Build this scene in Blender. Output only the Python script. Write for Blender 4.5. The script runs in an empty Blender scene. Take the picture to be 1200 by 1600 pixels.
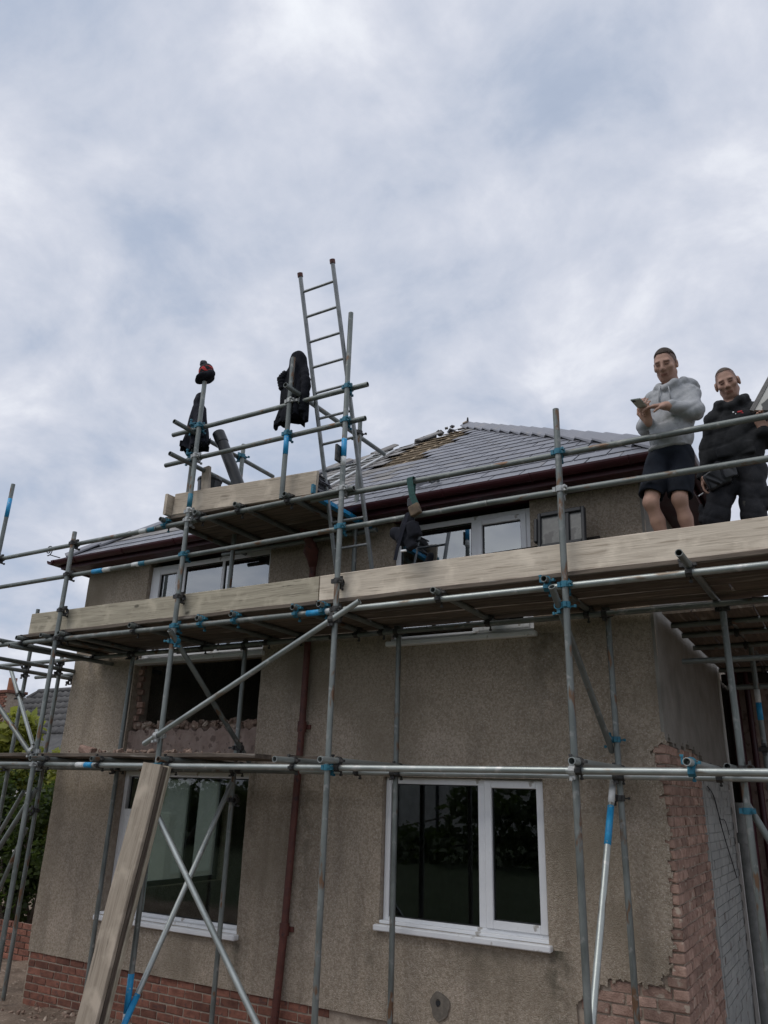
import bpy, bmesh, math, random
import numpy as np
from mathutils import Vector, Matrix
random.seed(7); rng = np.random.default_rng(7)
scene = bpy.context.scene
C = scene.collection
rad = math.radians

# ------------------------------------------------------------------ camera
cam_d = bpy.data.cameras.new('camera'); cam = bpy.data.objects.new('camera', cam_d); C.objects.link(cam)
yaw, pit, rol = rad(30.912), rad(20.107), rad(1.764)
fw = Vector((-math.sin(yaw)*math.cos(pit), math.cos(yaw)*math.cos(pit), math.sin(pit)))
r0 = Vector((math.cos(yaw), math.sin(yaw), 0)); u0 = r0.cross(fw)
rt = r0*math.cos(rol)+u0*math.sin(rol); up = -r0*math.sin(rol)+u0*math.cos(rol)
mw = Matrix((( rt.x, up.x, -fw.x, 0), (rt.y, up.y, -fw.y, 0), (rt.z, up.z, -fw.z, 1.6), (0, 0, 0, 1)))
cam.matrix_world = mw
cam_d.sensor_fit = 'HORIZONTAL'; cam_d.sensor_width = 36; cam_d.lens = 36*1202/1200
cam_d.clip_start = 0.05; cam_d.clip_end = 3000
scene.camera = cam

# ------------------------------------------------------------------ sky, sun, exposure
SUN_EL, SUN_AZ = rad(56), rad(212)         # sun veiled by cloud, high over the photographer's left shoulder
w = bpy.data.worlds.new('World'); scene.world = w; w.use_nodes = True
nt = w.node_tree; nt.nodes.clear()
def N(t, typ, **kw):
    n = t.nodes.new(typ)
    for k, v in kw.items(): setattr(n, k, v)
    return n
def L(t, a, b): t.links.new(a, b)
tc = N(nt, 'ShaderNodeTexCoord'); sp = N(nt, 'ShaderNodeSeparateXYZ'); L(nt, tc.outputs['Generated'], sp.inputs[0])
def wm(op, a, b=None):
    m = N(nt, 'ShaderNodeMath', operation=op)
    for i, s in enumerate((a, b)):
        if s is None: continue
        if isinstance(s, (int, float)): m.inputs[i].default_value = s
        else: L(nt, s, m.inputs[i])
    return m.outputs[0]
zz = wm('ADD', wm('MAXIMUM', sp.outputs[2], 0.0), 0.42)
cx = wm('DIVIDE', sp.outputs[0], zz); cy = wm('DIVIDE', sp.outputs[1], zz)
cb = N(nt, 'ShaderNodeCombineXYZ'); L(nt, cx, cb.inputs[0]); L(nt, cy, cb.inputs[1])
def wnoise(scale, det, rough, dist, off):
    mp = N(nt, 'ShaderNodeMapping'); mp.inputs['Location'].default_value = off; L(nt, cb.outputs[0], mp.inputs[0])
    n = N(nt, 'ShaderNodeTexNoise'); n.inputs['Scale'].default_value = scale; n.inputs['Detail'].default_value = det
    n.inputs['Roughness'].default_value = rough; n.inputs['Distortion'].default_value = dist
    L(nt, mp.outputs[0], n.inputs['Vector']); return n.outputs['Fac']
n1 = wnoise(5.2, 8, .57, .2, (3.3, 1.7, 0)); n2 = wnoise(1.9, 3, .5, 0.0, (7.1, 2.2, 0))
mix = wm('ADD', wm('MULTIPLY', n1, .62), wm('MULTIPLY', n2, .38))
rp = N(nt, 'ShaderNodeValToRGB'); L(nt, mix, rp.inputs[0])
el = rp.color_ramp.elements; rp.color_ramp.interpolation = 'B_SPLINE'
el[0].position = .36; el[0].color = (.355, .41, .515, 1)
el[1].position = .68; el[1].color = (.76, .785, .82, 1)
for p, c in ((.43, (.42, .46, .55, 1)), (.50, (.49, .52, .60, 1)), (.57, (.585, .605, .67, 1))):
    e = el.new(p); e.color = c
sky = N(nt, 'ShaderNodeTexSky', sky_type='NISHITA'); sky.sun_disc = False
sky.sun_elevation = SUN_EL; sky.sun_rotation = SUN_AZ
skm = N(nt, 'ShaderNodeMix', data_type='RGBA', blend_type='MULTIPLY'); skm.inputs[0].default_value = 1
L(nt, sky.outputs[0], skm.inputs[6]); skm.inputs[7].default_value = (.1, .1, .1, 1)
cov = N(nt, 'ShaderNodeMapRange'); L(nt, mix, cov.inputs[0])
cov.inputs[1].default_value = .30; cov.inputs[2].default_value = .44; cov.inputs[3].default_value = .82; cov.inputs[4].default_value = 1
mx = N(nt, 'ShaderNodeMix', data_type='RGBA'); L(nt, cov.outputs[0], mx.inputs[0]); L(nt, skm.outputs[2], mx.inputs[6]); L(nt, rp.outputs[0], mx.inputs[7])
bg = N(nt, 'ShaderNodeBackground'); bg.inputs['Strength'].default_value = 1.0; L(nt, mx.outputs[2], bg.inputs['Color'])
wo = N(nt, 'ShaderNodeOutputWorld'); L(nt, bg.outputs[0], wo.inputs[0])
sd = bpy.data.lights.new('sun', 'SUN'); sun = bpy.data.objects.new('sun', sd); C.objects.link(sun)
sd.energy = 0.95; sd.angle = rad(30); sd.color = (1, .96, .9)
sdir = Vector((math.sin(SUN_AZ)*math.cos(SUN_EL), math.cos(SUN_AZ)*math.cos(SUN_EL), math.sin(SUN_EL)))
sun.rotation_euler = sdir.to_track_quat('Z', 'Y').to_euler(); sun.location = (-10, -15, 30)
scene.view_settings.view_transform = 'Standard'; scene.view_settings.look = 'None'
scene.view_settings.exposure = 0.36; scene.view_settings.gamma = 1.0
scene.cycles.use_denoising = True

# ------------------------------------------------------------------ helpers
def tag(o, label=None, cat=None, group=None, kind=None):
    if label: o['label'] = label
    if cat: o['category'] = cat
    if group: o['group'] = group
    if kind or cat: o['kind'] = kind or 'thing'
    return o
def empty(name, loc, label=None, cat=None, group=None, parent=None):
    o = bpy.data.objects.new(name, None); C.objects.link(o); o.location = loc; o.empty_display_size = .1
    if parent: o.parent = parent
    return tag(o, label, cat, group)
ROOT = {}
def worldloc(p):
    v = Vector((0, 0, 0))
    while p is not None: v += p.location; p = p.parent
    return v
def link(name, me, parent=None, mat=None, M=None, smooth=False):
    """link mesh data as an object; M is its WORLD matrix (parents only translate)"""
    o = bpy.data.objects.new(name, me); C.objects.link(o)
    if mat is not None and not me.materials: me.materials.append(mat)
    if M is None: M = Matrix.Identity(4)
    if parent is not None:
        o.parent = parent
        M = Matrix.Translation(-worldloc(parent)) @ M
    o.matrix_local = M
    return o
def mesh(name, vs, fs, smooth=False):
    me = bpy.data.meshes.new(name); me.from_pydata([tuple(v) for v in vs], [], [tuple(f) for f in fs]); me.update()
    if smooth: me.shade_smooth()
    return me
def bmmesh(name, bm, smooth=False):
    me = bpy.data.meshes.new(name); bm.to_mesh(me); bm.free()
    if smooth: me.shade_smooth()
    return me
def box(name, lo, hi, mat, parent=None, bev=0.0, seg=1, M=None, jit=0):
    """axis aligned box in world coordinates, origin at its centre"""
    lo, hi = Vector(lo), Vector(hi); c = (lo+hi)/2; s = hi-lo
    bm = bmesh.new(); bmesh.ops.create_cube(bm, size=1)
    for v in bm.verts: v.co = Vector((v.co.x*s.x, v.co.y*s.y, v.co.z*s.z))
    if bev: bmesh.ops.bevel(bm, geom=bm.edges[:], offset=bev, segments=seg, affect='EDGES', clamp_overlap=True)
    if jit:
        for v in bm.verts: v.co += Vector([random.uniform(-jit, jit) for _ in range(3)])
    me = bmmesh(name, bm)
    X = Matrix.Translation(c) if M is None else M @ Matrix.Translation(c)
    return link(name, me, parent, mat, X)
def basis(a, b):
    """matrix with Z along a->b at a"""
    a, b = Vector(a), Vector(b); z = (b-a).normalized()
    x = Vector((0, 0, 1)).cross(z)
    if x.length < 1e-4: x = Vector((1, 0, 0))
    x.normalize(); y = z.cross(x)
    return Matrix(((x.x, y.x, z.x, a.x), (x.y, y.y, z.y, a.y), (x.z, y.z, z.z, a.z), (0, 0, 0, 1))), (b-a).length
def tubemesh(name, Ln, r, n=14, hollow=True, dep=.12):
    vs, fs = [], []
    rings = [(r, 0), (r, Ln)]
    if hollow: rings = [(r*.82, dep), (r*.82, 0.0), (r, 0), (r, Ln), (r*.82, Ln), (r*.82, Ln-dep)]
    for R, z in rings:
        for i in range(n):
            t = 2*math.pi*i/n; vs.append((R*math.cos(t), R*math.sin(t), z))
    for k in range(len(rings)-1):
        for i in range(n):
            j = (i+1) % n; fs.append((k*n+i, k*n+j, (k+1)*n+j, (k+1)*n+i))
    fs.append(tuple(range(n))[::-1]); fs.append(tuple((len(rings)-1)*n+i for i in range(n)))
    me = mesh(name, vs, fs)
    me.polygons.foreach_set('use_smooth', [len(p.vertices) == 4 for p in me.polygons])
    for e in me.edges: pass
    return me
TR = .02415
def tube(name, a, b, mat, parent, r=TR, hollow=True, n=14):
    M, Ln = basis(a, b)
    me = tubemesh(name, Ln, r, n, hollow, min(.12, Ln*.3))
    o = link(name, me, parent, mat, M)
    md = o.modifiers.new('edge', 'EDGE_SPLIT'); md.split_angle = rad(50)
    return o
def sweep(pts, r, n=10, closed=False):
    """tube along a polyline; r number or list"""
    pts = [Vector(p) for p in pts]; m = len(pts); vs, fs = [], []
    rs = r if isinstance(r, (list, tuple)) else [r]*m
    prev = None
    for i, p in enumerate(pts):
        t = (pts[min(i+1, m-1)]-pts[max(i-1, 0)]).normalized()
        if prev is None:
            x = t.cross(Vector((0, 0, 1)));  x = x if x.length > .1 else t.cross(Vector((1, 0, 0)))
        else: x = prev - t*prev.dot(t)
        x.normalize(); prev = x; y = t.cross(x)
        for k in range(n):
            a = 2*math.pi*k/n; vs.append(p+(x*math.cos(a)+y*math.sin(a))*rs[i])
    for i in range(m-1):
        for k in range(n):
            j = (k+1) % n; fs.append((i*n+k, i*n+j, (i+1)*n+j, (i+1)*n+k))
    fs.append(tuple(range(n))[::-1]); fs.append(tuple((m-1)*n+k for k in range(n)))
    return vs, fs
def strip(pts, width, wdir, th):
    """flat strap along points with given width direction"""
    pts = [Vector(p) for p in pts]; vs, fs = [], []
    for i, p in enumerate(pts):
        t = (pts[min(i+1, len(pts)-1)]-pts[max(i-1, 0)]).normalized()
        wd = Vector(wdir[i] if isinstance(wdir, list) else wdir).normalized(); nn = t.cross(wd).normalized()
        ww = width[i] if isinstance(width, list) else width
        for sx, sy in ((-1, -1), (1, -1), (1, 1), (-1, 1)): vs.append(p+wd*sx*ww/2+nn*sy*th/2)
    for i in range(len(pts)-1):
        for k in range(4):
            j = (k+1) % 4; fs.append((i*4+k, i*4+j, i*4+4+j, i*4+4+k))
    fs.append((3, 2, 1, 0)); m = (len(pts)-1)*4; fs.append((m, m+1, m+2, m+3))
    return vs, fs

# ------------------------------------------------------------------ materials
MATS = {}
def mat(name, c1, c2=None, scale=6, detail=5, rough=.7, metal=0, bump=0, bscale=80, stretch=(1, 1, 1), c3=None, s3=40, t3=.6,
        spec=.5, vary=0.0, rvar=0.0, big=None, coord='Object', lo=.35, hi=.65, bdist=.01, brough=.6, vcol=None, w3=.06, crack=None, streak=None):
    m = bpy.data.materials.new(name); m.use_nodes = True; t = m.node_tree; b = t.nodes['Principled BSDF']
    b.inputs['Roughness'].default_value = rough; b.inputs['Metallic'].default_value = metal
    b.inputs['Specular IOR Level'].default_value = spec
    c2 = c2 or c1
    tcn = N(t, 'ShaderNodeTexCoord'); mp = N(t, 'ShaderNodeMapping'); L(t, tcn.outputs[coord], mp.inputs[0])
    mp.inputs['Scale'].default_value = stretch
    if vary:     # shift the pattern per object
        oi = N(t, 'ShaderNodeObjectInfo'); ml = N(t, 'ShaderNodeMath', operation='MULTIPLY'); ml.inputs[1].default_value = 37
        L(t, oi.outputs['Random'], ml.inputs[0]); cbn = N(t, 'ShaderNodeCombineXYZ')
        for i in range(3): L(t, ml.outputs[0], cbn.inputs[i])
        L(t, cbn.outputs[0], mp.inputs['Location'])
    nz = N(t, 'ShaderNodeTexNoise'); nz.inputs['Scale'].default_value = scale; nz.inputs['Detail'].default_value = detail; nz.inputs['Roughness'].default_value = .6
    L(t, mp.outputs[0], nz.inputs['Vector'])
    r = N(t, 'ShaderNodeValToRGB'); L(t, nz.outputs['Fac'], r.inputs[0])
    r.color_ramp.elements[0].position = lo; r.color_ramp.elements[0].color = (*c1, 1)
    r.color_ramp.elements[1].position = hi; r.color_ramp.elements[1].color = (*c2, 1)
    col = r.outputs[0]
    def mixc(fac, a, bb, mode='MIX'):
        x = N(t, 'ShaderNodeMix', data_type='RGBA', blend_type=mode)
        if isinstance(fac, float): x.inputs[0].default_value = fac
        else: L(t, fac, x.inputs[0])
        for i, s in ((6, a), (7, bb)):
            if isinstance(s, tuple): x.inputs[i].default_value = (*s, 1)
            else: L(t, s, x.inputs[i])
        return x.outputs[2]
    def thr(scale_, lo_, hi_, vec=mp.outputs[0], det=3):
        nn = N(t, 'ShaderNodeTexNoise'); nn.inputs['Scale'].default_value = scale_; nn.inputs['Detail'].default_value = det; L(t, vec, nn.inputs['Vector'])
        q = N(t, 'ShaderNodeMapRange'); L(t, nn.outputs['Fac'], q.inputs[0]); q.inputs[1].default_value = lo_; q.inputs[2].default_value = hi_
        return q.outputs[0]
    if c3: col = mixc(thr(s3, t3, t3+w3), col, c3)
    if big: col = mixc(thr(big[1], big[2], big[3], tcn.outputs[coord], 4), col, big[0])
    if streak:       # rain washed streaks and blotchy weathering
        sv_ = N(t, 'ShaderNodeMapping'); L(t, tcn.outputs[coord], sv_.inputs[0]); sv_.inputs['Scale'].default_value = (1, 1, .16)
        col = mixc(thr(5.5, .52, .68, sv_.outputs[0], 6), col, tuple([streak]*3), 'MULTIPLY')
        col = mixc(thr(2.3, .56, .66, tcn.outputs[coord], 6), col, (1.12, 1.12, 1.14), 'MULTIPLY')
    if crack:
        wv = N(t, 'ShaderNodeMapping'); L(t, tcn.outputs[coord], wv.inputs[0]); wv.inputs['Scale'].default_value = (1.1, 26, 26)
        if vary: L(t, cbn.outputs[0], wv.inputs['Location'])
        col = mixc(thr(3.2, .63, .70, wv.outputs[0], 5), col, crack)
        kv = N(t, 'ShaderNodeMapping'); L(t, tcn.outputs[coord], kv.inputs[0]); kv.inputs['Scale'].default_value = (3.0, 6, 6)
        if vary: L(t, cbn.outputs[0], kv.inputs['Location'])
        vo = N(t, 'ShaderNodeTexVoronoi'); vo.inputs['Scale'].default_value = .75; L(t, kv.outputs[0], vo.inputs['Vector'])
        kq = N(t, 'ShaderNodeMapRange'); L(t, vo.outputs['Distance'], kq.inputs[0]); kq.inputs[1].default_value = .10; kq.inputs[2].default_value = .05
        col = mixc(kq.outputs[0], col, crack)
        col = mixc(thr(4.5, .52, .66, tcn.outputs[coord], 5), col, tuple(min(1, v*1.12) for v in c2))     # cement dust
    if vcol:
        at = N(t, 'ShaderNodeAttribute', attribute_name=vcol); col = mixc(1.0, col, at.outputs['Color'], 'MULTIPLY')
    if vary:
        hs = N(t, 'ShaderNodeHueSaturation'); L(t, col, hs.inputs['Color'])
        mr = N(t, 'ShaderNodeMapRange'); L(t, oi.outputs['Random'], mr.inputs[0]); mr.inputs[3].default_value = 1-vary; mr.inputs[4].default_value = 1+vary
        L(t, mr.outputs[0], hs.inputs['Value']); col = hs.outputs[0]
    L(t, col, b.inputs['Base Color'])
    if rvar:
        mr = N(t, 'ShaderNodeMapRange'); L(t, nz.outputs['Fac'], mr.inputs[0]); mr.inputs[1].default_value = .3; mr.inputs[2].default_value = .7
        mr.inputs[3].default_value = rough-rvar; mr.inputs[4].default_value = rough+rvar; L(t, mr.outputs[0], b.inputs['Roughness'])
    if bump:
        bn = N(t, 'ShaderNodeTexNoise'); bn.inputs['Scale'].default_value = bscale; bn.inputs['Detail'].default_value = 4; bn.inputs['Roughness'].default_value = brough
        L(t, mp.outputs[0], bn.inputs['Vector']); bu = N(t, 'ShaderNodeBump'); bu.inputs['Strength'].default_value = bump; bu.inputs['Distance'].default_value = bdist
        L(t, bn.outputs['Fac'], bu.inputs['Height']); L(t, bu.outputs[0], b.inputs['Normal'])
    MATS[name] = m; return m
render_m = mat('pebbledash', (.37, .302, .23), (.54, .455, .362), 50, 3, .95, bump=1.0, bscale=110, bdist=.02, c3=(.68, .61, .52), s3=95, t3=.60, w3=.07, spec=.25,
               big=((.31, .26, .195), .9, .52, .72), lo=.38, hi=.62, streak=.82)
def add_stains(m, spots):
    """algae runs below sill ends and beside the pipe, each with its own place and length"""
    t = m.node_tree; b = t.nodes['Principled BSDF']; src = b.inputs['Base Color'].links[0].from_socket
    tcn = N(t, 'ShaderNodeTexCoord'); s_ = N(t, 'ShaderNodeSeparateXYZ'); L(t, tcn.outputs['Object'], s_.inputs[0])
    nz = N(t, 'ShaderNodeTexNoise'); nz.inputs['Scale'].default_value = 9; nz.inputs['Detail'].default_value = 6; L(t, tcn.outputs['Object'], nz.inputs['Vector'])
    def mth(op, a, b_):
        n = N(t, 'ShaderNodeMath', operation=op); n.use_clamp = op in ('MULTIPLY',)
        for i, v in enumerate((a, b_)):
            if isinstance(v, (int, float)): n.inputs[i].default_value = v
            else: L(t, v, n.inputs[i])
        return n.outputs[0]
    for x0, zt, w_, ln, st in spots:
        dx = mth('DIVIDE', mth('ABSOLUTE', mth('SUBTRACT', s_.outputs[0], x0), 0), w_); mx_ = mth('MAXIMUM', mth('SUBTRACT', 1.0, dx), 0)
        q = N(t, 'ShaderNodeMapRange'); L(t, s_.outputs[2], q.inputs[0]); q.inputs[1].default_value = zt-ln; q.inputs[2].default_value = zt
        cut = mth('LESS_THAN', s_.outputs[2], zt+.01); f_ = mth('MULTIPLY', mth('MULTIPLY', mx_, q.outputs[0]), cut)
        r = N(t, 'ShaderNodeMapRange'); L(t, nz.outputs['Fac'], r.inputs[0]); r.inputs[1].default_value = .35; r.inputs[2].default_value = .6
        f_ = mth('MULTIPLY', mth('MULTIPLY', f_, r.outputs[0]), st)
        x = N(t, 'ShaderNodeMix', data_type='RGBA'); L(t, f_, x.inputs[0]); L(t, src, x.inputs[6]); x.inputs[7].default_value = (.10, .095, .07, 1); src = x.outputs[2]
    L(t, src, b.inputs['Base Color'])
add_stains(render_m, [(-2.20, .50, .16, .95, 1.0), (-3.84, .50, .12, .6, .9), (-5.32, .28, .14, .6, 1.0), (-4.60, 1.6, .14, 2.0, .6), (-7.32, .25, .10, .4, .7), (-2.9, .45, .9, .35, .5), (-2.2, 2.95, .3, 1.2, .6), (-5.30, 1.9, .10, 1.6, .7)])
cement_m = mat('cement_render', (.23, .215, .19), (.29, .275, .245), 5, 6, .95, bump=.7, bscale=70, bdist=.01, c3=(.19, .18, .16), s3=3, t3=.56, w3=.2, spec=.25)
pinkrender_m = mat('old_render', (.26, .19, .16), (.36, .28, .24), 9, 6, .95, bump=.8, bscale=60, bdist=.012, c3=(.18, .13, .11), s3=14, t3=.58)
brick_m = mat('red_brick', (.16, .065, .045), (.27, .115, .078), 14, 6, .9, bump=.6, bscale=90, vary=.34, c3=(.13, .065, .055), s3=22, t3=.6)
bricks_m = mat('hacked_brick', (.29, .18, .14), (.44, .295, .235), 16, 6, .95, bump=.8, bscale=70, vary=.3, c3=(.50, .41, .33), s3=14, t3=.62, bdist=.012)
mortar_m = mat('mortar', (.30, .24, .19), (.43, .36, .29), 20, 5, .95, bump=.6, bscale=80)
paint_grey_m = mat('grey_painted_brick', (.33, .34, .33), (.43, .44, .42), 4, 6, .8, bump=.5, bscale=30, c3=(.22, .2, .18), s3=7, t3=.63)
slate_m = mat('slate', (.125, .128, .15), (.185, .188, .212), 7, 5, .42, bump=.25, bscale=50, vary=.16, spec=.6, rvar=.1, c3=(.2, .19, .19), s3=5, t3=.62)
slate_old_m = mat('dusty_slate', (.15, .145, .145), (.24, .225, .21), 6, 5, .6, bump=.35, bscale=40, vary=.2, spec=.5)
batten_m = mat('batten_wood', (.28, .215, .145), (.42, .335, .235), 9, 5, .85, stretch=(.4, 5, 5), vary=.2)
felt_m = mat('old_felt', (.014, .012, .011), (.035, .028, .024), 6, 4, .95)
maroon_m = mat('maroon_paint', (.034, .0035, .008), (.055, .006, .012), 5, 4, .45, spec=.5, rvar=.1)
maroon_d_m = mat('maroon_pipe', (.075, .025, .02), (.135, .042, .03), 9, 5, .6, c3=(.05, .02, .02), s3=14, t3=.6)
upvc_m = mat('white_plastic', (.78, .79, .81), (.84, .85, .86), 5, 5, .35, c3=(.45, .43, .40), s3=9, t3=.66)
gasket_m = mat('dark_gasket', (.02, .022, .025), None, rough=.6)
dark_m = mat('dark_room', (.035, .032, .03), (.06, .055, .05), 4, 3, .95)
wood_m = mat('weathered_board', (.33, .275, .215), (.50, .425, .34), 7, 7, .85, stretch=(.35, 7, 7), bump=.55, bscale=14, vary=.14, c3=(.24, .20, .155), s3=7, t3=.58, w3=.12, bdist=.006, crack=(.20, .165, .125))
wood_l_m = mat('pale_board', (.54, .46, .37), (.68, .59, .48), 6, 7, .85, stretch=(.35, 7, 7), bump=.5, bscale=14, vary=.06, c3=(.40, .33, .255), s3=7, t3=.58, w3=.12, bdist=.006, crack=(.36, .29, .22))
wood_g_m = mat('greenish_board', (.30, .265, .20), (.44, .39, .30), 6, 7, .9, stretch=(.35, 7, 7), bump=.55, bscale=14, vary=.08, c3=(.23, .20, .15), s3=7, t3=.58, w3=.12, bdist=.006, crack=(.13, .115, .085))
wood_d_m = mat('dirty_shaded_board', (.085, .066, .053), (.17, .135, .105), 6, 6, .9, stretch=(.5, 5, 5), bump=.55, bscale=14, vary=.3, c3=(.24, .21, .18), s3=5, t3=.62)  # board dirt, with the shade under the decks put into the colour
galv_m = mat('galvanised_tube', (.13, .145, .138), (.235, .255, .245), 9, 6, .5, .45, bump=.12, bscale=60, vary=.12, stretch=(1, 1, .35), c3=(.17, .10, .06), s3=13, t3=.615, rvar=.12, spec=.5, big=((.31, .315, .30), 13, .60, .70))
galvn_m = mat('bright_galvanised_tube', (.27, .295, .285), (.43, .46, .445), 7, 5, .4, .55, bump=.08, bscale=50, vary=.06, stretch=(1, 1, .3), c3=(.22, .18, .14), s3=9, t3=.62, rvar=.1, big=((.50, .50, .485), 12, .60, .70))
coup_m = mat('dark_coupler', (.03, .032, .034), (.09, .085, .08), 30, 4, .6, .4)
coupb_m = mat('blue_coupler', (.015, .12, .19), (.03, .19, .27), 25, 4, .55, c3=(.06, .06, .06), s3=30, t3=.62)
coupg_m = mat('grey_coupler', (.32, .33, .33), (.5, .51, .5), 30, 4, .5, .4)
blue_m = mat('blue_paint', (.012, .24, .52), (.03, .34, .62), 25, 5, .5, c3=(.35, .4, .42), s3=32, t3=.63)
white_m = mat('white_paint', (.55, .57, .57), (.72, .73, .72), 25, 5, .5, c3=(.2, .2, .2), s3=30, t3=.63)
black_m = mat('black_plastic', (.013, .014, .016), (.022, .024, .027), 8, 4, .35)
blackcloth_m = mat('black_cloth', (.008, .009, .013), (.02, .021, .028), 10, 5, .95, bump=.4, bscale=120, spec=.2)
alu_m = mat('ladder_metal', (.20, .21, .215), (.30, .31, .315), 9, 5, .42, .7)
alul_m = mat('pale_metal', (.55, .56, .56), (.68, .68, .67), 9, 5, .4, .6)
soil_m = mat('soil', (.12, .085, .06), (.24, .18, .135), 3, 8, .95, bump=.8, bscale=25, bdist=.03, c3=(.34, .27, .22), s3=20, t3=.6)
ground_m = mat('garden_ground', (.12, .085, .06), (.24, .18, .135), 3, 8, .95, bump=.8, bscale=25, bdist=.03, c3=(.30, .24, .19), s3=20, t3=.6)
def lawn_mask(m):
    t = m.node_tree; b = t.nodes['Principled BSDF']; src = b.inputs['Base Color'].links[0].from_socket
    g = N(t, 'ShaderNodeNewGeometry'); s_ = N(t, 'ShaderNodeSeparateXYZ'); L(t, g.outputs['Position'], s_.inputs[0])
    q = N(t, 'ShaderNodeMapRange'); L(t, s_.outputs[1], q.inputs[0]); q.inputs[1].default_value = 3.2; q.inputs[2].default_value = 2.6
    x = N(t, 'ShaderNodeMix', data_type='RGBA'); L(t, q.outputs[0], x.inputs[0]); L(t, src, x.inputs[6]); x.inputs[7].default_value = (.035, .055, .018, 1); L(t, x.outputs[2], b.inputs['Base Color'])
lawn_mask(ground_m)
tile_m = mat('neighbour_tile', (.045, .045, .048), (.085, .083, .082), 5, 5, .7, vary=.2)
leaf_m = mat('leaf', (.14, .175, .035), (.30, .31, .075), 2.2, 3, .55, spec=.4, lo=.3, hi=.7)
leafd_m = mat('dark_leaf', (.025, .045, .014), (.06, .085, .025), 2.5, 3, .55, spec=.4)
def leafy(m, c):
    t = m.node_tree; b = t.nodes['Principled BSDF']; o = [n for n in t.nodes if n.type == 'OUTPUT_MATERIAL'][0]
    tr = N(t, 'ShaderNodeBsdfTranslucent'); tr.inputs[0].default_value = (*c, 1); mx_ = N(t, 'ShaderNodeMixShader'); mx_.inputs[0].default_value = .42
    L(t, b.outputs[0], mx_.inputs[1]); L(t, tr.outputs[0], mx_.inputs[2]); L(t, mx_.outputs[0], o.inputs[0])
leafy(leaf_m, (.42, .45, .08)); leafy(leafd_m, (.10, .15, .03))
bark_m = mat('bark', (.06, .045, .035), (.11, .085, .06), 9, 5, .9)
whitewall_m = mat('white_wall', (.6, .59, .56), (.72, .71, .68), 2, 4, .9)
def glassmat(name, base, refl):
    m = bpy.data.materials.new(name); m.use_nodes = True; t = m.node_tree; t.nodes.clear()
    g = N(t, 'ShaderNodeBsdfGlossy'); g.inputs['Roughness'].default_value = .015; g.inputs['Color'].default_value = (.92, .96, .97, 1)
    tr = N(t, 'ShaderNodeBsdfTransparent'); tr.inputs['Color'].default_value = (*base, 1)
    fr = N(t, 'ShaderNodeFresnel'); fr.inputs['IOR'].default_value = refl
    ge = N(t, 'ShaderNodeNewGeometry'); sb = N(t, 'ShaderNodeMath', operation='SUBTRACT'); sb.inputs[0].default_value = 1; L(t, ge.outputs['Backfacing'], sb.inputs[1])
    mu = N(t, 'ShaderNodeMath', operation='MULTIPLY'); L(t, fr.outputs[0], mu.inputs[0]); L(t, sb.outputs[0], mu.inputs[1])     # only the outer face reflects
    mxs = N(t, 'ShaderNodeMixShader'); L(t, mu.outputs[0], mxs.inputs[0]); L(t, tr.outputs[0], mxs.inputs[1]); L(t, g.outputs[0], mxs.inputs[2])
    nz = N(t, 'ShaderNodeTexNoise'); nz.inputs['Scale'].default_value = 1.3; bu = N(t, 'ShaderNodeBump'); bu.inputs['Strength'].default_value = .03
    L(t, nz.outputs['Fac'], bu.inputs['Height']); L(t, bu.outputs[0], g.inputs['Normal'])
    o = N(t, 'ShaderNodeOutputMaterial'); L(t, mxs.outputs[0], o.inputs[0]); return m
glass_m = glassmat('window_glass', (.9, .94, .92), 1.75)
glass_up_m = glassmat('coated_window_glass', (.7, .75, .75), 3.8)

# ------------------------------------------------------------------ ground
def gz(x, y):
    """soil rises from the wall foot towards the photographer"""
    t = min(max((6.3-y)/2.6, 0), 1)
    return -.64 + .52*t*t*(3-2*t)
def make_ground():
    xs = [-600, -200, -80, -40, -25] + list(np.linspace(-16, 8, 70)) + [15, 30, 80, 200, 600]
    ys = [-600, -200, -80, -40, -20] + list(np.linspace(-8, 14, 70)) + [20, 40, 80, 200, 600]
    vs, fs = [], []
    for y in ys:
        for x in xs:
            n = 0 if abs(x) > 30 or abs(y) > 30 else .03*math.sin(x*3.1+y*1.7)+.025*math.sin(x*6.3-y*5.1+1)+random.uniform(-.012, .012)
            vs.append((x, y, gz(x, y)+n))
    nx = len(xs)
    for j in range(len(ys)-1):
        for i in range(nx-1): fs.append((j*nx+i, j*nx+i+1, (j+1)*nx+i+1, (j+1)*nx+i))
    tag(link('ground', mesh('ground', vs, fs, True), None, ground_m), kind='structure')
make_ground()

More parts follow.
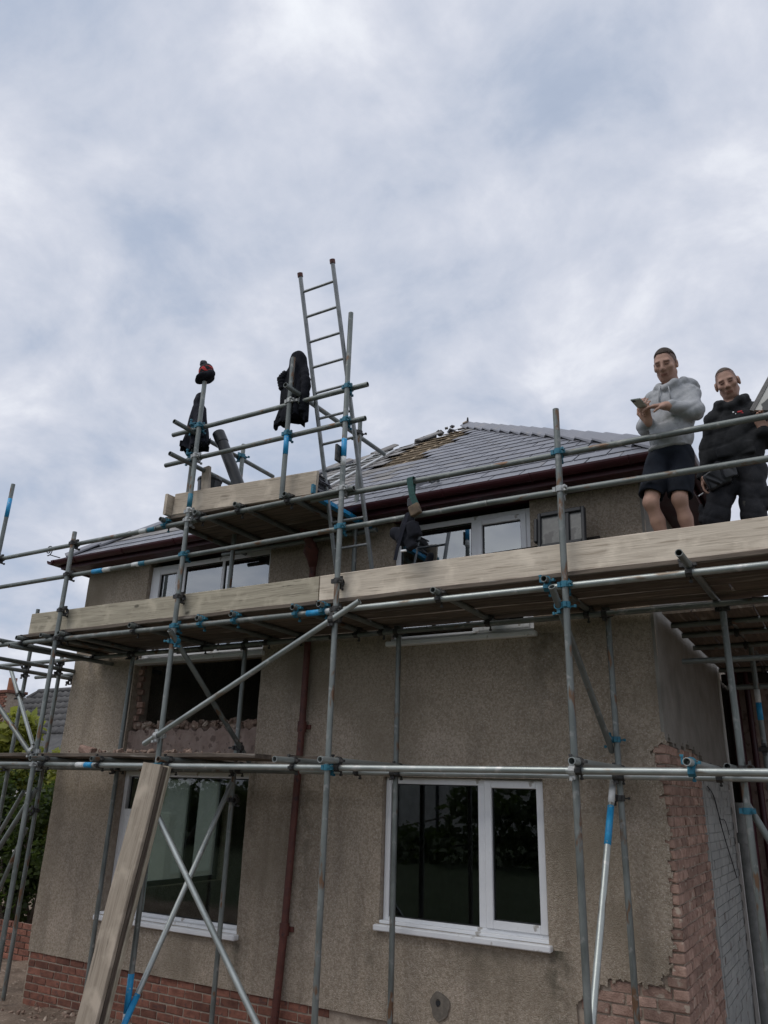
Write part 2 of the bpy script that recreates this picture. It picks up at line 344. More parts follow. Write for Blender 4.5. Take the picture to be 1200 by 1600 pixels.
# ------------------------------------------------------------------ house
WY = 6.45; XL, XR = -8.335, -1.262; ZS = 4.212     # wall face, left and right corner, soffit height
house = empty('house', (-4.8, 8.2, -.64), 'brown pebbledashed house with maroon gutters and a part-stripped slate roof behind the scaffolding', 'house')
OPEN = {'UL': (-7.23, -5.32, 3.0, 4.3), 'UR': (-3.74, -2.285, 2.985, 4.3), 'hole': (-7.25, -5.32, 1.93, 2.975),
        'LL': (-7.27, -5.365, .30, 1.765), 'LR': (-3.785, -2.262, .545, 1.75)}
EDGE = [(2.30, -1.20), (2.06, -1.20), (2.0, -1.36), (1.86, -1.34), (1.71, -1.315), (1.53, -1.31), (1.39, -1.285), (1.217, -1.315), (1.05, -1.31), (.79, -1.335),
        (.63, -1.337), (.46, -1.386), (.385, -1.44)]
def exposed(x, z):
    """where the pebbledash has been hacked off the front wall"""
    if z < -.165: return True
    j = .014*math.sin(z*41+x*9)+.010*math.sin(z*97+2)+.006*math.sin(z*211)
    if z > .385:
        for (z1, x1), (z0, x0_) in zip(EDGE[:-1], EDGE[1:]):
            if z0 <= z <= z1: return x > x0_+(x1-x0_)*(z-z0)/(z1-z0)+j
        return False
    k = .010*math.sin(x*37)+.008*math.sin(x*83+1)
    top = .37 if x > -1.80 else .37-(-1.80-x)*.75
    if x < -2.06: top = .175-(-2.06-x)*6
    return z < top+k and x > -2.12
def in_open(x, z):
    return any(a < x < b and c < z < d for a, b, c, d in OPEN.values())
def lines(lo, hi, step, extra):
    ex = sorted(set([lo, hi]+[e for e in extra if lo < e < hi])); out = []
    for a, b in zip(ex[:-1], ex[1:]):
        n = max(1, int(round((b-a)/step))); out += [a+(b-a)*i/n for i in range(n)]
    return out+[hi]
def wall_sheet(name, xs, zs, skip, y0, th, mat_, parent, wob=0.0, jag=False):
    nx = len(xs); vid = {}; vs, fs = [], []
    def V(i, j, back):
        k = (i, j, back)
        if k not in vid:
            x, z = xs[i], zs[j]
            vid[k] = len(vs)
            dy = wob*(math.sin(x*2.1+z*1.3)+.6*math.sin(x*5.3-z*4.1)+.5*math.sin(x*11+z*13)) if wob else 0
            jx = jz = 0
            if jag and exposed(x+.03, z) != exposed(x-.03, z) or jag and exposed(x, z+.03) != exposed(x, z-.03):
                if not in_open(x+.02, z) and not in_open(x-.02, z) and not in_open(x, z+.02) and not in_open(x, z-.02) and z > -.15: jx, jz = .010*math.sin(x*331+z*517), .010*math.sin(x*417+z*293+1)
            vs.append((x+jx, y0+(th if back else dy), z+jz))
        return vid[k]
    keep = {(i, j) for i in range(nx-1) for j in range(len(zs)-1) if not skip((xs[i]+xs[i+1])/2, (zs[j]+zs[j+1])/2)}
    for i, j in keep:
        fs.append((V(i, j, 0), V(i+1, j, 0), V(i+1, j+1, 0), V(i, j+1, 0)))
        for di, dj, a, b in ((-1, 0, (i, j+1), (i, j)), (1, 0, (i+1, j), (i+1, j+1)), (0, -1, (i, j), (i+1, j)), (0, 1, (i+1, j+1), (i, j+1))):
            if (i+di, j+dj) not in keep: fs.append((V(*b, 0), V(*a, 0), V(*a, 1), V(*b, 1)))
    me = mesh(name, vs, fs)
    return link(name, me, parent, mat_)
exx = [v for o in OPEN.values() for v in o[:2]]; exz = [v for o in OPEN.values() for v in o[2:]]+[-.165]
front = wall_sheet('front_wall', lines(XL, XR, .024, exx), lines(-.165, ZS+.02, .024, exz), lambda x, z: in_open(x, z) or exposed(x, z), WY, .028, render_m, house, .0035, True)
core = wall_sheet('wall_core', lines(XL+.025, XR-.024, .4, exx), lines(-.75, ZS+.02, .4, exz), in_open, WY+.029, .25, mortar_m, house)
# other outer walls and the dark inside
def quadbox(name, lo, hi, m, p): return box(name, lo, hi, m, p)
for a_, b_ in (((WY+.03, -.75), (7.82, ZS)), ((9.32, -.75), (14.3, ZS)), ((7.8205, -.75), (9.3195, .38)), ((7.8205, 1.755), (9.3195, ZS))):
    quadbox('side_wall', (XL, a_[0], a_[1]), (XL+.25, b_[0], b_[1]), render_m, house)
net = bpy.data.materials.new('net_curtain'); net.use_nodes = True; _t = net.node_tree; _t.nodes.clear()
_a = N(_t, 'ShaderNodeBsdfTranslucent'); _a.inputs[0].default_value = (.16, .185, .165, 1); _b = N(_t, 'ShaderNodeBsdfTransparent'); _b.inputs[0].default_value = (.30, .34, .31, 1); _c = N(_t, 'ShaderNodeMixShader'); _c.inputs[0].default_value = .6
_o = N(_t, 'ShaderNodeOutputMaterial'); L(_t, _b.outputs[0], _c.inputs[1]); L(_t, _a.outputs[0], _c.inputs[2]); L(_t, _c.outputs[0], _o.inputs[0])
swin = empty('window', (XL+.1, 8.57, .38), parent=house); swin.location = Vector((XL+.1, 8.57, .38))-house.location
for ya_, yb_ in ((7.88, 8.63), (8.79, 9.26)): link('pane', mesh('pane', [(XL+.10, ya_, .44), (XL+.10, yb_, .44), (XL+.10, yb_, 1.70), (XL+.10, ya_, 1.70)], [(0, 1, 2, 3)]), swin, net)
for lo_, hi_ in (((XL+.07, 7.822, .382), (XL+.14, 7.88, 1.753)), ((XL+.07, 9.26, .382), (XL+.14, 9.318, 1.753)), ((XL+.07, 8.63, .44), (XL+.14, 8.79, 1.70)), ((XL+.07, 7.881, .382), (XL+.14, 9.259, .44)), ((XL+.07, 7.881, 1.70), (XL+.14, 9.259, 1.753))):
    box('frame', lo_, hi_, gasket_m, swin)
quadbox('rear_wall', (XL, 14.3, -.75), (XR, 14.5, ZS), render_m, house)
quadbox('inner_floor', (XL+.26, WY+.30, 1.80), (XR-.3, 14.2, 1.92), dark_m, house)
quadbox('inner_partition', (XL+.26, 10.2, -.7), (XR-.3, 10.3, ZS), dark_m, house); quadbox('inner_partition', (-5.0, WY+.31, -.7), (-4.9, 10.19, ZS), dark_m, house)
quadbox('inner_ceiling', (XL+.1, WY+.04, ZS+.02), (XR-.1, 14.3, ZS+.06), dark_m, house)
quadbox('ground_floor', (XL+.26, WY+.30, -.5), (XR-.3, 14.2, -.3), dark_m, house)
# right side wall: cement render above, hacked brick below, grey painted brick further back
side = quadbox('side_wall', (XR-.25, WY+.285, -.75), (XR-.026, 9.78, ZS), mortar_m, house)
quadbox('side_wall', (XR-.25, 9.781, -.75), (XR-.03, 14.3, ZS), render_m, house)
def side_render():
    ys = lines(WY+.001, 9.78, .03, []); zs = lines(1.6, ZS, .03, [])
    vs, fs, vid = [], [], {}
    def V(i, j, b):
        if (i, j, b) not in vid:
            vid[(i, j, b)] = len(vs); y, z = ys[i], zs[j]
            vs.append((XR-(.025 if b else -.003*math.sin(y*5+z*3)-.002*math.sin(z*13)), y, z))
        return vid[(i, j, b)]
    def keep(i, j):
        if not (0 <= i < len(ys)-1 and 0 <= j < len(zs)-1): return False
        y, z = ys[i], zs[j]; e = 2.03+.025*math.sin(y*7)+.02*math.sin(y*23+1)+.012*math.sin(y*51)
        if y > 8.0: e -= .25*min(1, (y-8)/.4)
        return z > e
    for i in range(len(ys)-1):
        for j in range(len(zs)-1):
            if not keep(i, j): continue
            fs.append((V(i, j, 0), V(i+1, j, 0), V(i+1, j+1, 0), V(i, j+1, 0)))
            for di, dj, a, b in ((-1, 0, (i, j+1), (i, j)), (1, 0, (i+1, j), (i+1, j+1)), (0, -1, (i, j), (i+1, j)), (0, 1, (i+1, j+1), (i, j+1))):
                if not keep(i+di, j+dj): fs.append((V(*b, 0), V(*a, 0), V(*a, 1), V(*b, 1)))
    link('side_render', mesh('side_render', vs, fs), house, cement_m)
side_render()
# bricks
def brickmesh(l, d, h, tagn='brick', jit=.003, bev=.004):
    bm = bmesh.new(); bmesh.ops.create_cube(bm, size=1)
    for v in bm.verts: v.co = Vector((v.co.x*l, v.co.y*d, v.co.z*h))
    bmesh.ops.bevel(bm, geom=bm.edges[:], offset=bev, segments=1, affect='EDGES')
    for v in bm.verts: v.co += Vector([random.uniform(-jit, jit) for _ in range(3)])
    return bmmesh(tagn, bm)
full_b = [brickmesh(.211, .05, .0615) for _ in range(4)]; half_b = [brickmesh(.098, .05, .0615) for _ in range(3)]
rough_f = [brickmesh(.212, .05, .063, jit=.005, bev=.006) for _ in range(5)]; rough_h = [brickmesh(.10, .05, .063, jit=.005, bev=.006) for _ in range(4)]
plinth = empty('plinth', (XL, WY, -.64), parent=house); plinth.location = Vector((XL, WY, -.64))-house.location
Rz90 = Matrix.Rotation(rad(90), 4, 'Z')
for k in range(7):
    zc = -.165-.0375-.0755*k
    x = XL+.03+(.1125 if k % 2 else 0); first = True
    while x < -4.4:
        if first and k % 2:
            link('brick', random.choice(half_b), plinth, brick_m, Matrix.Translation((XL+.08, WY+.018+.025, zc)))
        me = random.choice(full_b)
        link('brick', me, plinth, brick_m, Matrix.Translation((x+.107, WY+.018+.025+random.uniform(-.003, .003), zc)))
        x += .2245; first = False
    # return round the left corner
box('mortar_bed', (XL+.028, WY+.0255, -.72), (-4.3, WY+.028, -.166), mortar_m, plinth)
corner = empty('hacked_corner', (XR, WY, 0), parent=house); corner.location = Vector((XR, WY, 0))-house.location
k = 0; zc = -.2
while zc < 2.06:
    lim = 7.93+.02*math.sin(zc*9)
    # corner brick shows its end or its face at the front, then bricks run back along the side wall
    long_front = k % 2 == 0
    wx = .213 if long_front else .101; wy = .101 if long_front else .213
    if zc > .30: wx = min(wx, .13)
    me = brickmesh(wx, wy, .063, jit=.004, bev=.006)
    link('brick', me, corner, bricks_m, Matrix.Translation((XR-.004-wx/2+random.uniform(-.004, .004), WY+.008+wy/2, zc)))
    y = WY+.008+wy+.011
    while y < lim:
        h = random.random() < .18
        ln = .101 if h else .213
        me = random.choice(rough_h if h else rough_f)
        dep = random.uniform(-.006, .005)
        link('brick', me, corner, bricks_m, Matrix.Translation((XR-.03+dep, y+ln/2, zc)) @ Rz90)
        y += ln+.011
    if zc < .36:      # the low exposed panel on the front
        x = XR-.004-wx-.011
        while x > -2.2:
            if exposed(x-.15, min(zc+.01, .3)) and exposed(x-.02, zc):
                link('brick', random.choice(rough_f), corner, bricks_m, Matrix.Translation((x-.106, WY+.012+.025+random.uniform(0, .006), zc)))
            x -= .2235
    zc += .0755; k += 1
box('mortar_bed', (XR-.026, WY+.03, -.75), (XR-.019, 7.95, 2.02), mortar_m, corner)
box('painted_brick_strip', (XR-.0255, 7.96, -.75), (XR+.002, 9.62, 1.9), paint_grey_m, house, .004)
_bm = bmesh.new(); _z = -.2; _k = 0
while _z < 1.86:
    _y = 7.98-(.11 if _k % 2 else 0)
    while _y < 9.5:
        y0_, y1_ = max(_y, 7.97), min(_y+.213, 9.61)
        if y1_-y0_ > .03:
            q_ = bmesh.ops.create_cube(_bm, size=1); d_ = random.uniform(.003, .010)
            for v in q_['verts']: v.co = Vector((XR-.01+v.co.x*.02+d_+.006, (y0_+y1_)/2+v.co.y*(y1_-y0_-.004), _z+v.co.z*.068))
        _y += .2245
    _z += .0755; _k += 1
tag(link('painted_brickwork', bmmesh('painted_brickwork', _bm), house, paint_grey_m), kind='stuff')
box('corner_trim', (XR-.06, 9.785, -.7), (XR+.02, 9.83, 3.2), whitewall_m, house, .006)
# low wall below the knocked-out opening, set back a little, rough on top
def rough_ledge():
    n = 46; vs, fs = [], []
    for i in range(n+1):
        x = -7.245+1.92*i/n; t = 2.20+.018*math.sin(i*1.7)+random.uniform(-.022, .022)
        for y, z in ((6.49, 1.80), (6.485, t), (6.60, t+random.uniform(-.01, .04)), (6.74, t+random.uniform(-.02, .03)), (6.74, 1.80)): vs.append((x, y+random.uniform(-.006, .006), z))
    for i in range(n):
        for k in range(4): fs.append((i*5+k, (i+1)*5+k, (i+1)*5+k+1, i*5+k+1))
    link('broken_wall', mesh('broken_wall', vs, fs), house, pinkrender_m)
rough_ledge()
for x0, x1 in ((-7.25, -7.12),):     # torn masonry at the side of the opening
    for k in range(10):
        z = 2.27+.0755*k; d = random.uniform(.02, .11)
        link('brick', random.choice(rough_h), house, bricks_m, Matrix.Translation((x0+d-.03, 6.56+random.uniform(-.02, .02), z)) @ Matrix.Rotation(random.uniform(-.2, .2), 4, 'Z'))

# windows
def window(name, x0, x1, z0, z1, lights, sill=True, yo=.055, gm=None, fr=.055, silld=.10):
    """lights: list of (xa, xb, za, zb, casement frame width)"""
    wn = empty(name, (0, 0, 0), parent=house); wn.location = Vector(((x0+x1)/2, WY+yo, z0))-house.location
    y0, y1 = WY+yo, WY+yo+.065
    # outer frame
    for a, b in (((x0, y0, z0), (x0+fr, y1, z1)), ((x1-fr, y0, z0), (x1, y1, z1))): box('frame', a, b, upvc_m, wn, .004)
    for a, b in (((x0+fr, y0+.001, z0), (x1-fr, y1, z0+fr)), ((x0+fr, y0+.001, z1-fr), (x1-fr, y1, z1))): box('frame', a, b, upvc_m, wn, .004)
    for xa, xb, za, zb, cw in lights:
        if cw:
            yc = y0-.014
            for a, b in (((xa, yc, za), (xa+cw, y0+.05, zb)), ((xb-cw, yc, za), (xb, y0+.05, zb)),
                         ((xa+cw, yc+.001, za), (xb-cw, y0+.05, za+cw)), ((xa+cw, yc+.001, zb-cw), (xb-cw, y0+.05, zb))):
                box('casement', a, b, upvc_m, wn, .005)
        g = cw or 0
        gx0, gx1, g0, g1 = xa+g, xb-g, za+g, zb-g
        for a, b in (((gx0, y0+.012, g0), (gx0+.008, y0+.03, g1)), ((gx1-.008, y0+.012, g0), (gx1, y0+.03, g1)),
                     ((gx0+.008, y0+.012, g0), (gx1-.008, y0+.03, g0+.008)), ((gx0+.008, y0+.012, g1-.008), (gx1-.008, y0+.03, g1))):
            box('gasket', a, b, gasket_m, wn)
        box('pane', (gx0+.002, y0+.022, g0+.002), (gx1-.002, y0+.026, g1-.002), gm or glass_m, wn)
    if sill:
        box('sill', (x0-.035, WY-silld+.04, z0-.05), (x1+.035, y0+.03, z0-.002), upvc_m, wn, .008)
        box('sill', (x0-.01, WY+.002, z0-.001), (x1+.01, y0-.002, z0+.028), upvc_m, wn, .006)
    return wn
def bars(wn, segs, m=upvc_m):
    for lo, hi in segs: box('glazing_bar', lo, hi, m, wn, .003)
yw = WY+.055
f = .05
UL = window('window', -7.225, -5.325, 3.0, 4.165, [(-7.13, -6.74, 3.05, 4.115, .06), (-6.66, -6.08, 3.05, 4.115, 0), (-6.04, -5.375, 3.05, 4.115, 0)], gm=glass_up_m)
bars(UL, [((-6.74, yw+.001, 3.05), (-6.66, yw+.06, 4.115)), ((-6.08, yw+.001, 3.05), (-6.04, yw+.06, 4.115)), ((-7.175, yw+.001, 3.05), (-7.13, yw+.06, 4.115))])
UR = window('window', -3.735, -2.29, 2.985, 4.165, [(-3.68, -2.90, 3.035, 4.115, 0), (-2.84, -2.34, 3.035, 4.115, .055)], gm=glass_up_m)
bars(UR, [((-2.90, yw+.001, 3.035), (-2.84, yw+.06, 4.115))])
bars(UR, [((-3.18, yw+.03, 3.035), (-3.15, yw+.05, 4.09)), ((-3.64, yw+.03, 3.035), (-3.60, yw+.05, 4.09)), ((-3.60, yw+.031, 4.05), (-3.18, yw+.05, 4.09)),
          ((-3.07, yw+.03, 3.035), (-3.045, yw+.05, 4.1)), ((-3.045, yw+.031, 3.80), (-2.92, yw+.05, 3.825))], gasket_m)
LR = window('window', -3.78, -2.267, .545, 1.745, [(-3.72, -2.865, .60, 1.69, 0), (-2.80, -2.275, .60, 1.735, .062)])
bars(LR, [((-2.865, yw+.001, .60), (-2.80, yw+.06, 1.69))])
LL = window('window', -7.265, -5.37, .30, 1.76, [(-7.16, -6.84, .36, 1.29, .06), (-7.17, -6.84, 1.36, 1.70, 0), (-6.78, -5.43, .355, 1.70, 0)], yo=.10)
bars(LL, [((-6.84, yw+.046, .355), (-6.78, yw+.105, 1.70)), ((-7.21, yw+.046, 1.29), (-6.84, yw+.105, 1.36)), ((-7.21, yw+.046, .355), (-7.16, yw+.105, 1.29))])
# eaves: soffit, fascia, gutter
EX0, EX1, EY, EZ = -8.54, -.865, 6.10, 4.315
APX = Vector((-4.665, 10.38, 7.27))
box('soffit', (EX0+.05, EY+.052, ZS), (EX1-.05, WY+.05, ZS+.015), maroon_m, house)
box('soffit', (XR-.05, WY+.051, ZS), (EX1-.05, 14.4, ZS+.015), maroon_m, house)
box('soffit', (EX0+.05, WY+.051, ZS), (XL+.05, 14.4, ZS+.015), maroon_m, house)
box('fascia', (EX0+.03, EY+.03, ZS-.015), (EX1-.03, EY+.052, EZ-.02), maroon_m, house, .003)
box('fascia', (EX1-.052, EY+.053, ZS-.015), (EX1-.03, 14.4, EZ-.02), maroon_m, house, .003)
box('fascia', (EX0+.03, EY+.053, ZS-.015), (EX0+.052, 14.4, EZ-.02), maroon_m, house, .003)
def gutter(a, b, nrm):
    a, b = Vector(a), Vector(b); nrm = Vector(nrm); vs, fs = [], []; n = 10; r = .06
    prof = []
    for i in range(n+1):
        t = math.pi+math.pi*i/n; prof.append((r*math.cos(t), r*math.sin(t)*.95))
    for i in range(n, -1, -1):
        t = math.pi+math.pi*i/n; prof.append(((r-.005)*math.cos(t), (r-.005)*math.sin(t)*.95))
    for p in (a, b):
        for u, v in prof: vs.append(p+nrm*u+Vector((0, 0, v)))
    m = len(prof)
    for i in range(m):
        j = (i+1) % m; fs.append((i, j, m+j, m+i))
    fs.append(tuple(range(m))[::-1]); fs.append(tuple(range(m, 2*m)))
    g = link('gutter', mesh('gutter', vs, fs, False), house, maroon_m); return g
gutter((EX0-.035, EY-.033, EZ-.02), (EX1+.035, EY-.033, EZ-.02), (0, 1, 0))
gutter((EX1+.036, EY-.10, EZ-.02), (EX1+.036, 14.4, EZ-.02), (1, 0, 0))
gutter((EX0-.036, EY-.10, EZ-.02), (EX0-.036, 14.4, EZ-.02), (1, 0, 0))
for i in range(9):
    x = EX0+.4+i*.86
    vs, fs = sweep([(x, EY-.033+.063*math.cos(t), EZ-.02+.061*math.sin(t)) for t in np.linspace(math.pi, 2*math.pi, 9)], .006, 6)
    me = mesh('gutter_bracket', vs, fs); link('gutter_bracket', me, house, maroon_m)
# downpipe between the windows, cast iron, with hopper at the top
dp = empty('downpipe', (0, 0, 0), parent=house); dp.location = Vector((-4.75, WY-.05, -.6))-house.location
tube('pipe', (-4.815, WY-.055, -.62), (-4.755, WY-.055, .41), maroon_d_m, dp, .036, False); tube('pipe', (-4.755, WY-.055, .41), (-4.70, WY-.055, 2.2), maroon_d_m, dp, .034, False)
tube('pipe', (-4.70, WY-.055, 2.2), (-4.69, WY-.055, 3.85), maroon_d_m, dp, .034, False)
for z, x in ((.41, -4.755), (2.2, -4.70)):
    tube('collar', (x, WY-.055, z-.05), (x, WY-.055, z+.05), maroon_d_m, dp, .046, False)
    box('pipe_lug', (x-.075, WY-.03, z-.022), (x+.075, WY+.004, z+.022), maroon_d_m, dp, .004)
vs, fs = sweep([(-4.69, WY-.06, 3.84), (-4.69, WY-.07, 3.93), (-4.68, WY-.12, 4.0), (-4.67, WY-.17, 4.1), (-4.67, EY-.02, 4.25)], [.04, .06, .085, .05, .036], 10)
link('hopper', mesh('hopper', vs, fs, True), dp, maroon_d_m)
# vent hole below the right window
vm = mat('damp_cement', (.13, .115, .095), (.2, .175, .145), 20, 4, .95, bump=.6, bscale=60)
bm = bmesh.new(); bmesh.ops.create_circle(bm, cap_ends=True, segments=26, radius=1)
vv = [(v.co.x, v.co.y) for v in bm.verts]; bm.free()
ring = [(-3.19+x*.085*(1+.1*math.sin(5*math.atan2(y, x))), z_) for (x, y) in vv for z_ in (.012+y*.10*(1+.12*math.sin(3*math.atan2(y, x)+1)),)]
n = len(ring); vs = [(x, WY-.012, z) for x, z in ring]+[(x, WY+.01, z) for x, z in ring]+[(-3.205+.022*math.cos(2*math.pi*i/n), WY-.013, .03+.026*math.sin(2*math.pi*i/n)) for i in range(n)]
ang = sorted(range(n), key=lambda i: math.atan2(ring[i][1]-.012, ring[i][0]+3.19))
vs = [vs[i] for i in ang]+[vs[n+i] for i in ang]+[(-3.205+.022*math.cos(math.atan2(ring[i][1]-.012, ring[i][0]+3.19)), WY-.013, .03+.028*math.sin(math.atan2(ring[i][1]-.012, ring[i][0]+3.19))) for i in ang]
vs += [(x, WY+.05, z) for x, y, z in vs[2*n:3*n]]
fs = []
for i in range(n):
    j = (i+1) % n; fs += [(i, j, n+j, n+i), (2*n+i, 2*n+j, j, i), (3*n+i, 3*n+j, 2*n+j, 2*n+i)]
fs.append(tuple(range(3*n, 4*n)))
link('vent_patch', mesh('vent_patch', vs, fs), house, vm)
tube('vent_hole', (-3.205, WY-.0125, .03), (-3.205, WY-.0145, .03), gasket_m, house, .021, False)

# ------------------------------------------------------------------ roof
roof = empty('roof', (0, 0, 0), parent=house); roof.location = Vector((-4.7, 8.5, EZ))-house.location
E0 = Vector((EX0, EY, EZ)); vdir = (Vector((0, APX.y-EY, APX.z-EZ))).normalized(); SL = math.hypot(APX.y-EY, APX.z-EZ)
wdir = Vector((0, -vdir.z, vdir.y)); WID = EX1-EX0; AU = APX.x-EX0
def rp3(u, v, w_=0): return E0+Vector((u, 0, 0))+vdir*v+wdir*w_
def tri_clip(poly):
    # half planes of the triangular slope
    A, B, T = (0, -.05), (WID, -.05), (AU, SL)
    for (x0, y0), (x1, y1) in ((B, T), (T, A)):
        out = []
        f_ = lambda p: (x1-x0)*(p[1]-y0)-(y1-y0)*(p[0]-x0)
        for i, p in enumerate(poly):
            q = poly[(i+1) % len(poly)]; a, b = f_(p), f_(q)
            if a >= 0: out.append(p)
            if a*b < 0: t = a/(a-b); out.append((p[0]+(q[0]-p[0])*t, p[1]+(q[1]-p[1])*t))
        poly = out
        if len(poly) < 3: return []
    return poly
def stripped(u, v):
    x = u+EX0
    if 2.4 < v < 5.0:
        l = -5.06-.085*(v-2.55); r = -4.33+.02*math.sin(v*8)
        if l < x < r: return True
    return False
GA = .262; SW = .30; LEN = .30; TH = .007
full_s = None
row = 0; v = -.045
def slate_mesh(poly, v0, u0):
    vs, fs = [], []; m = len(poly)
    for (u, vv_) in poly:
        k = 1-(vv_-v0)/LEN; base = .004+.009*k
        vs.append(Vector((u-u0, 0, 0))+vdir*(vv_-v0)+wdir*(base+TH))
    for (u, vv_) in poly:
        k = 1-(vv_-v0)/LEN; base = .004+.009*k
        vs.append(Vector((u-u0, 0, 0))+vdir*(vv_-v0)+wdir*base)
    fs.append(tuple(range(m)))
    for i in range(m):
        j = (i+1) % m; fs.append((i, m+i, m+j, j))
    return mesh('slate', vs, fs)
fulls = slate_mesh([(0, 0), (SW-.012, 0), (SW-.012, LEN), (0, LEN)], 0, 0)
fulls_old = fulls.copy()
nsl = 0
while v < SL-.05:
    u = -.3+(SW/2 if row % 2 else 0)
    while u < WID+.3:
        cu, cv = u+SW/2, v+GA/2
        if not stripped(cu, cv):
            jx, jv = random.uniform(-.003, .003), random.uniform(-.005, .005)
            poly = tri_clip([(u+jx, v+jv), (u+SW-.012+jx, v+jv), (u+SW-.012+jx, v+LEN+jv), (u+jx, v+LEN+jv)])
            if poly:
                xx = cu+EX0; old = xx < -4.3 and (random.random() < (.95 if xx < -4.9 else .6)) and v > .25
                mm = slate_old_m if old else slate_m
                ar = len(poly) == 4 and abs(poly[1][0]-poly[0][0]-(SW-.012)) < 1e-4 and abs(poly[2][1]-poly[1][1]-LEN) < 1e-4
                me = (fulls_old if old else fulls) if ar else slate_mesh(poly, v+jv, u+jx)
                rot = Matrix.Identity(4)
                if old and random.random() < .25: rot = Matrix.Rotation(random.uniform(-.03, .03), 4, wdir)
                link('slate', me, roof, mm, Matrix.Translation(rp3(u+jx, v+jv, random.uniform(0, .004 if old else .0015))) @ rot); nsl += 1
        u += SW
    v += GA; row += 1
# battens and rafters in the stripped strip, felt below
vb = 2.4
while vb < 5.2:
    a = max(-5.38-.0*(vb-2.5), EX0+AU*vb/SL+.02); b = min(-4.22, EX1-(WID-AU)*vb/SL-.02)
    if b-a > .08: 
        M, Ln = basis(rp3(a-EX0, vb, -.002), rp3(b-EX0, vb, random.uniform(-.006, .002)))
        box('batten', (-.011, -.005, 0), (.011, .005, Ln), batten_m, roof, .002, M=M)
    vb += .262
for x in (-5.05, -4.66, -4.28):
    v1 = min(5.1, SL*(1-abs(x-APX.x)/3.9)-.05)
    M, Ln = basis(rp3(x-EX0, 2.3, -.07), rp3(x-EX0, v1, -.07)); box('rafter', (-.022, -.05, 0), (.022, .05, Ln), batten_m, roof, M=M)
P = [rp3(0.05, 0, -.02), rp3(WID-.05, 0, -.02), Vector(APX)-wdir*.02]
# roof deck under the slates, with the bare strip left open
def decktri():
    vs = []; fs = []
    def poly(pts):
        b0 = len(vs); vs.extend(rp3(u, v_, -.012) for u, v_ in pts); fs.append(tuple(range(b0, len(vs))))
    lu = lambda v_: AU*v_/SL; ru = lambda v_: WID-(WID-AU)*v_/SL
    sl = lambda v_: -5.0-.085*(v_-2.55)-EX0; sr = -4.39-EX0
    poly([(0, 0), (WID, 0), (ru(2.5), 2.5), (lu(2.5), 2.5)])
    poly([(lu(2.5), 2.5), (sl(2.5), 2.5), (sl(4.0), 4.0), (lu(4.0), 4.0)])
    poly([(sr, 2.5), (ru(2.5), 2.5), (ru(4.9), 4.9), (sr, 4.7)])
    return mesh('roof_deck', vs, fs)
link('roof_deck', decktri(), roof, felt_m)
RB = Vector((APX.x, 12.6, APX.z-.02)); BL, BR = Vector((EX0, 14.5, EZ-.02)), Vector((EX1, 14.5, EZ-.02))
A_, B_ = Vector((EX0, EY, EZ-.02)), Vector((EX1, EY, EZ-.02)); AP = APX-Vector((0, 0, .03))
link('rear_slope', mesh('rear_slope', [A_, B_, AP, RB, BL, BR], [(1, 5, 3, 2), (0, 2, 3, 4), (4, 3, 5)]), roof, slate_m)
link('underlay', mesh('underlay', [rp3(2.8, 2.3, -.13), rp3(4.6, 2.3, -.13), rp3(AU+.1, SL-.1, -.13), rp3(AU-.4, SL-.3, -.13)], [(0, 1, 2, 3)]), roof, felt_m)
# hip tiles: angled caps
def hip_tile_mesh(Ln, wdt=.155, drop=.085):
    vs = []; fs = []
    n = 8
    for z, s in ((0, 1.0), (Ln, .9)):
        for i in range(n+1):
            t = -1+2*i/n; vs.append((t*wdt*s, -abs(t)**1.3*drop*s+.012*s*(z == 0), z))
        for i in range(n+1):
            t = -1+2*i/n; vs.append((t*wdt*s, -abs(t)**1.3*drop*s-.014, z))
    m = 2*(n+1)
    for i in range(n):
        fs += [(i, i+1, m+i+1, m+i), (n+1+i+1, n+1+i, m+n+1+i, m+n+1+i+1), (i+1, i, n+1+i, n+1+i+1), (m+i, m+i+1, m+n+1+i+1, m+n+1+i)]
    fs += [(0, m, m+n+1, n+1), (n, n+n+1, m+n+n+1, m+n)]
    return mesh('hip_tile', vs, fs, False)
def hips(a, b, t0, t1, Ln, mt, wob=.0, skipf=None):
    a, b = Vector(a), Vector(b); d = (b-a).normalized(); tot = (b-a).length
    sd_ = d.cross(Vector((0, 0, 1))).normalized(); upv = sd_.cross(d)
    me = hip_tile_mesh(Ln*1.06); s = t0*tot
    while s < t1*tot:
        if not (skipf and skipf(s/tot)):
            p = a+d*s+upv*(.055+random.uniform(0, wob))
            tilt = -.06+random.uniform(-wob, wob)*3
            M = Matrix(((sd_.x, upv.x, d.x, p.x), (sd_.y, upv.y, d.y, p.y), (sd_.z, upv.z, d.z, p.z), (0, 0, 0, 1))) @ Matrix.Rotation(tilt, 4, 'X') @ Matrix.Rotation(random.uniform(-wob, wob)*6, 4, 'Z')
            link('hip_tile', me, roof, mt, M)
        s += Ln
hips((EX1, EY, EZ), APX, .015, .955, .42, slate_m)
hips((EX0, EY, EZ), APX, .015, .60, .42, slate_m, .003)
hips((EX0, EY, EZ), APX, .60, .86, .40, slate_old_m, .018, lambda t: .78 < t < .82)
